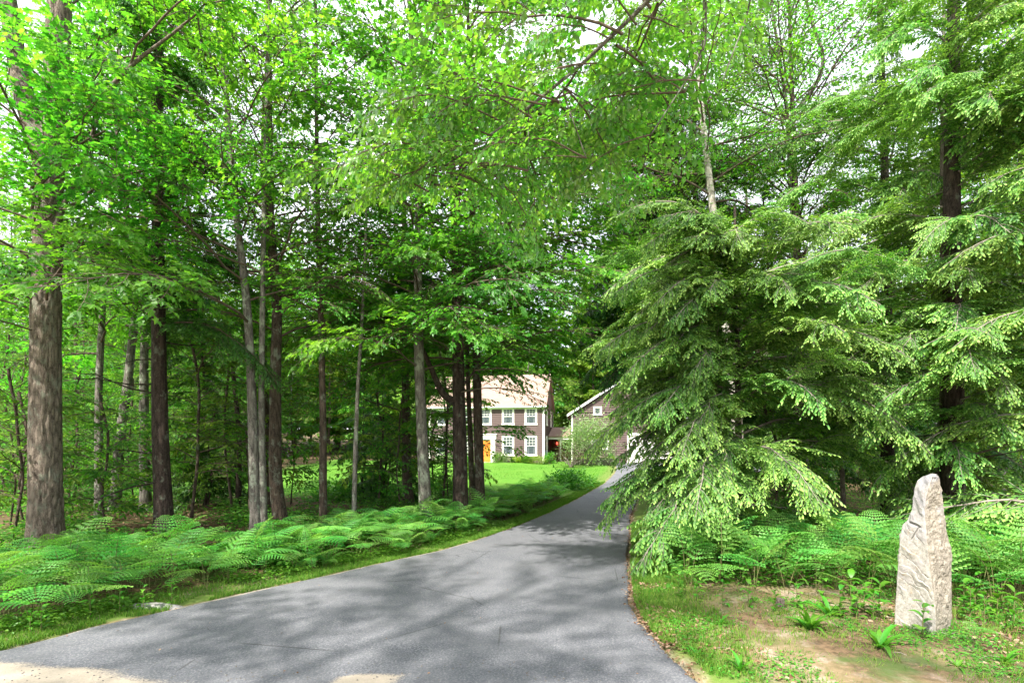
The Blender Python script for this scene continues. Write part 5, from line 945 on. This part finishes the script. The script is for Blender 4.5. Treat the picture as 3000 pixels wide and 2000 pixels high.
# ------------------------------------------------------------------ grass, undergrowth, litter
rg = np.random.default_rng(55)
def blades(X, Y, hgt, wd, tint, name, label, mat='grass', z=None):
    n = len(X); Z_ = (tz(X, Y) if z is None else z) - .005; a = rg.uniform(0, 6.28, n); lean = rg.uniform(.1, .6, n) * hgt; b = rg.uniform(0, 6.28, n)
    w_ = np.stack([np.cos(a), np.sin(a), a * 0], 1) * wd[:, None] * .5; base = np.stack([X, Y, Z_], 1); ld = np.stack([np.cos(b), np.sin(b), a * 0], 1) * lean[:, None]
    mid = base + ld * .35 + np.array([0, 0, 1.]) * hgt[:, None] * .6; tip = base + ld + np.array([0, 0, 1.]) * hgt[:, None]
    V = np.stack([base - w_, base + w_, mid + w_ * .7, mid - w_ * .7, tip], 1).reshape(-1, 3); i = np.arange(n)[:, None] * 5
    F_ = np.concatenate([i + [0, 1, 2], i + [0, 2, 3], i + [3, 2, 4]]); mb = MB(); mb.add(V, F_, np.repeat(tint, 5), 0)
    return tag(link(name, mb.mesh(name, [M[mat]])), label, 'grass', kind='stuff')
n = 60000; y = 4.3 + 24 * rg.random(n) ** 1.7; off = .07 + rg.random(n) ** 1.3 * np.interp(y, [4, 9, 12, 28], [1.0, .8, .6, .6]); x = xl(y) - off
kp = (vn(np.stack([x * 2.2, y * 2.2, x * 0], 1), 71) > .12) & (np.abs(x) < 1.1 * y); x, y, off = x[kp], y[kp], off[kp]
blades(x, y, rg.uniform(.03, .075, len(x)) + .06 * smooth(.5, .95, off) * rg.random(len(x)), rg.uniform(.005, .011, len(x)), np.clip(rg.normal(.45, .25, len(x)), 0, 1), 'verge_grass', 'short green grass strip along the left edge of the driveway')
n = 46000; y = 4.2 + 9 * rg.random(n) ** 1.3; x = xr(y) + .05 + rg.random(n) ** 1.5 * np.interp(y, [4, 6, 8, 13], [3.4, 2.4, 1.1, .7])
cl = vn(np.stack([x * 2.6, y * 2.6, x * 0], 1), 77); kp = (cl > .30 + .16 * smooth(.5, 1.6, x - xr(y)) * (y < 7)) & (np.abs(x) < 1.1 * y); x, y = x[kp], y[kp]
blades(x, y, rg.uniform(.03, .09, len(x)), rg.uniform(.005, .011, len(x)), np.clip(rg.normal(.55, .28, len(x)), 0, 1), 'verge_grass', 'patchy green grass between the driveway and the standing stone')
tx = []; ty = []
for k in range(520):
    y_ = 4.3 + 3.2 * rg.random(); x_ = xr(y_) + .25 + rg.random() * 5.2; m_ = int(rg.integers(8, 40)); s_ = rg.uniform(.02, .09); tx.append(x_ + rg.normal(0, s_, m_)); ty.append(y_ + rg.normal(0, s_, m_))
x = np.concatenate(tx); y = np.concatenate(ty); blades(x, y, rg.uniform(.03, .12, len(x)), rg.uniform(.004, .010, len(x)), np.clip(rg.normal(.65, .3, len(x)), 0, 1), 'grass_tufts', 'loose grass tufts dotted over the sandy ground by the stone')
n = 26000; y = 20.6 + 24 * rg.random(n); x = rg.uniform(-17, 9, n); kp = (x < xl(y) - .15) & (np.abs(x) < 1.1 * y); x, y = x[kp], y[kp]
blades(x, y, rg.uniform(.03, .06, len(x)), rg.uniform(.012, .03, len(x)), np.clip(rg.normal(.45, .2, len(x)), 0, 1), 'lawn_grass', 'mown sunlit lawn grass in front of the house')
# low leafy plants on the woodland floor
def cover(fx, n, leaf, tint, name, label, mat, hmax=.22, per=6):
    x, y = fx(n); x = np.repeat(x, per) + rg.normal(0, .09, len(x) * per); y = np.repeat(y, per) + rg.normal(0, .09, len(y) * per); z = tz(x, y) + rg.uniform(.03, hmax, len(x)); a = rg.uniform(0, 6.28, len(x))
    mb = MB(); mb.leaves(np.stack([x, y, z], 1), np.stack([np.cos(a), np.sin(a), rg.normal(-.1, .25, len(a))], 1), rg.normal(0, .3, (len(a), 3)) + [0, 0, 1], leaf * rg.uniform(.6, 1.3, len(a)), S_OVAL, np.clip(rg.normal(tint, .22, len(a)), 0, 1), 0, .1)
    return tag(link(name, mb.mesh(name, [M[mat]])), label, 'undergrowth', kind='stuff')
def fl(n):
    y = 8.2 + 22 * rg.random(n) ** 1.4; x = rg.uniform(-1.06, .3, n) * y; kp = (x < xl(y) - .9) & ~((y > 20.5) & (x > -17)) & (vn(np.stack([x * .8, y * .8, x * 0], 1), 91) > .40); return x[kp], y[kp]
cover(fl, 16000, .11, .45, 'undergrowth', 'low leafy plants covering the woodland floor left of the drive', 'far', .42)
def frr(n):
    y = 7.2 + 14 * rg.random(n) ** 1.4; x = rg.uniform(.15, 1.06, n) * y; kp = (x > xr(y) + .7); return x[kp], y[kp]
cover(frr, 3500, .09, .45, 'undergrowth', 'low leafy plants in the shade under the hemlocks', 'far', .35)
def fr2(n):
    y = 4.3 + 2.8 * rg.random(n); x = xr(y) + .25 + rg.random(n) * 5; kp = (np.abs(x) < 1.1 * y) & (vn(np.stack([x * 1.9, y * 1.9, x * 0], 1), 93) > .5); return x[kp], y[kp]
cover(fr2, 3600, .032, .55, 'ground_weeds', 'tiny weeds scattered on the sandy ground round the stone', 'weed', .06, 7)
def fv(n):
    y = 4.4 + 9 * rg.random(n) ** 1.3; x = xl(y) - .45 - rg.random(n) * .75; kp = (np.abs(x) < 1.1 * y) & (vn(np.stack([x * 2.5, y * 2.5, x * 0], 1), 97) > .38); return x[kp], y[kp]
cover(fv, 2200, .055, .5, 'verge_weeds', 'small leafy weeds between the bracken bed and the grass strip', 'weed', .14, 6)
def litter(n, fx, name, label, size):
    x, y = fx(n); m = len(x); a = rg.uniform(0, 6.28, m); mb = MB(); mb.leaves(np.stack([x, y, tz(x, y) + rg.uniform(.012, .03, m)], 1), np.stack([np.cos(a), np.sin(a), rg.normal(0, .25, m)], 1), rg.normal(0, .35, (m, 3)) + [0, 0, 1], size * rg.uniform(.6, 1.3, m), S_OVAL, rg.random(m), 0)
    return tag(link(name, mb.mesh(name, [M['dry']])), label, 'leaf litter', kind='stuff')
M['dry'] = leafmat('dry_leaf', [(0, (.10, .05, .03)), (.5, (.25, .14, .085)), (1, (.42, .31, .22))], .15, 1.0, .8, .1, .1, .0)
def l1(n):
    y = 4.3 + 4.2 * rg.random(n); x = xr(y) + .02 + rg.random(n) ** 1.3 * 6; kp = (np.abs(x) < 1.1 * y) & (vn(np.stack([x * 1.5, y * 1.5, x * 0], 1), 95) > .42); return x[kp], y[kp]
litter(9000, l1, 'leaf_litter', 'dry brown leaves strewn on the sandy ground by the stone', .06)
def l2(n):
    y = 4.4 + 12 * rg.random(n); x = xr(y) + rg.normal(.02, .05, n); return x, y
litter(1300, l2, 'leaf_litter', 'rusty line of dry leaves along the right driveway edge', .035)
def l3(n):
    y = 8 + 14 * rg.random(n) ** 1.3; x = rg.uniform(-1.05, .3, n) * y; kp = (x < xl(y) - .7); return x[kp], y[kp]
litter(9000, l3, 'leaf_litter', 'brown leaf litter on the woodland floor left of the drive', .09)
def l4(n):
    y = 4.5 + 12 * rg.random(n) ** 1.4; u = rg.random(n); u = np.where(rg.random(n) < .6, u ** 4 * .5 * rg.choice([0, 1], n), u); x = xl(y) + (xr(y) - xl(y)) * np.clip(np.where(rg.random(n) < .5, u, 1 - u), .01, .99); return x, y
litter(150, l4, 'blown_leaves', 'few dry leaf scraps blown onto the asphalt', .028)
# pebbles on the sand at the mouth of the drive
n = 160; x = rg.uniform(-4.6, 1.0, n); y = 4.36 + .42 * rg.random(n) ** 1.5; V = []; mb = MB()
for a, b in zip(x, y):
    s = rg.uniform(.004, .012); O = np.array([(1, 0, 0), (0, 1, 0), (-1, 0, 0), (0, -1, 0), (0, 0, .8)]) * s * rg.uniform(.7, 1.3, (5, 3)); mb.add(O + [a, b, float(tz(a, b)) + .015], [(0, 1, 4), (1, 2, 4), (2, 3, 4), (3, 0, 4)])
tag(link('pebbles', mb.mesh('pebbles', [plain('pebble', (.12, .11, .10), .9)])), 'small dark pebbles on the sand at the driveway mouth', 'pebbles', kind='stuff')
print('TRIS', sum(len(m.polygons) for m in bpy.data.meshes), 'OBJ', len(bpy.data.objects))

mb = MB(); rg = np.random.default_rng(99)
for k in range(70):
    y = rg.uniform(4.5, 7.4); x = xr(y) + rg.uniform(.4, 5); a = rg.uniform(0, 6.28); L_ = rg.uniform(.06, .3); d = np.array([math.cos(a), math.sin(a), 0]) * L_; p = np.array([x, y, float(tz(x, y)) + .02])
    mb.tube(np.stack([p, p + d * .5 + [0, 0, .01] + rg.normal(0, .01, 3), p + d]), [.004, .0035, .002], 4, 0)
tag(link('fallen_twigs', mb.mesh('fallen_twigs', [M['twigg']])), 'small fallen twigs on the sandy ground by the stone', 'twigs', kind='stuff')
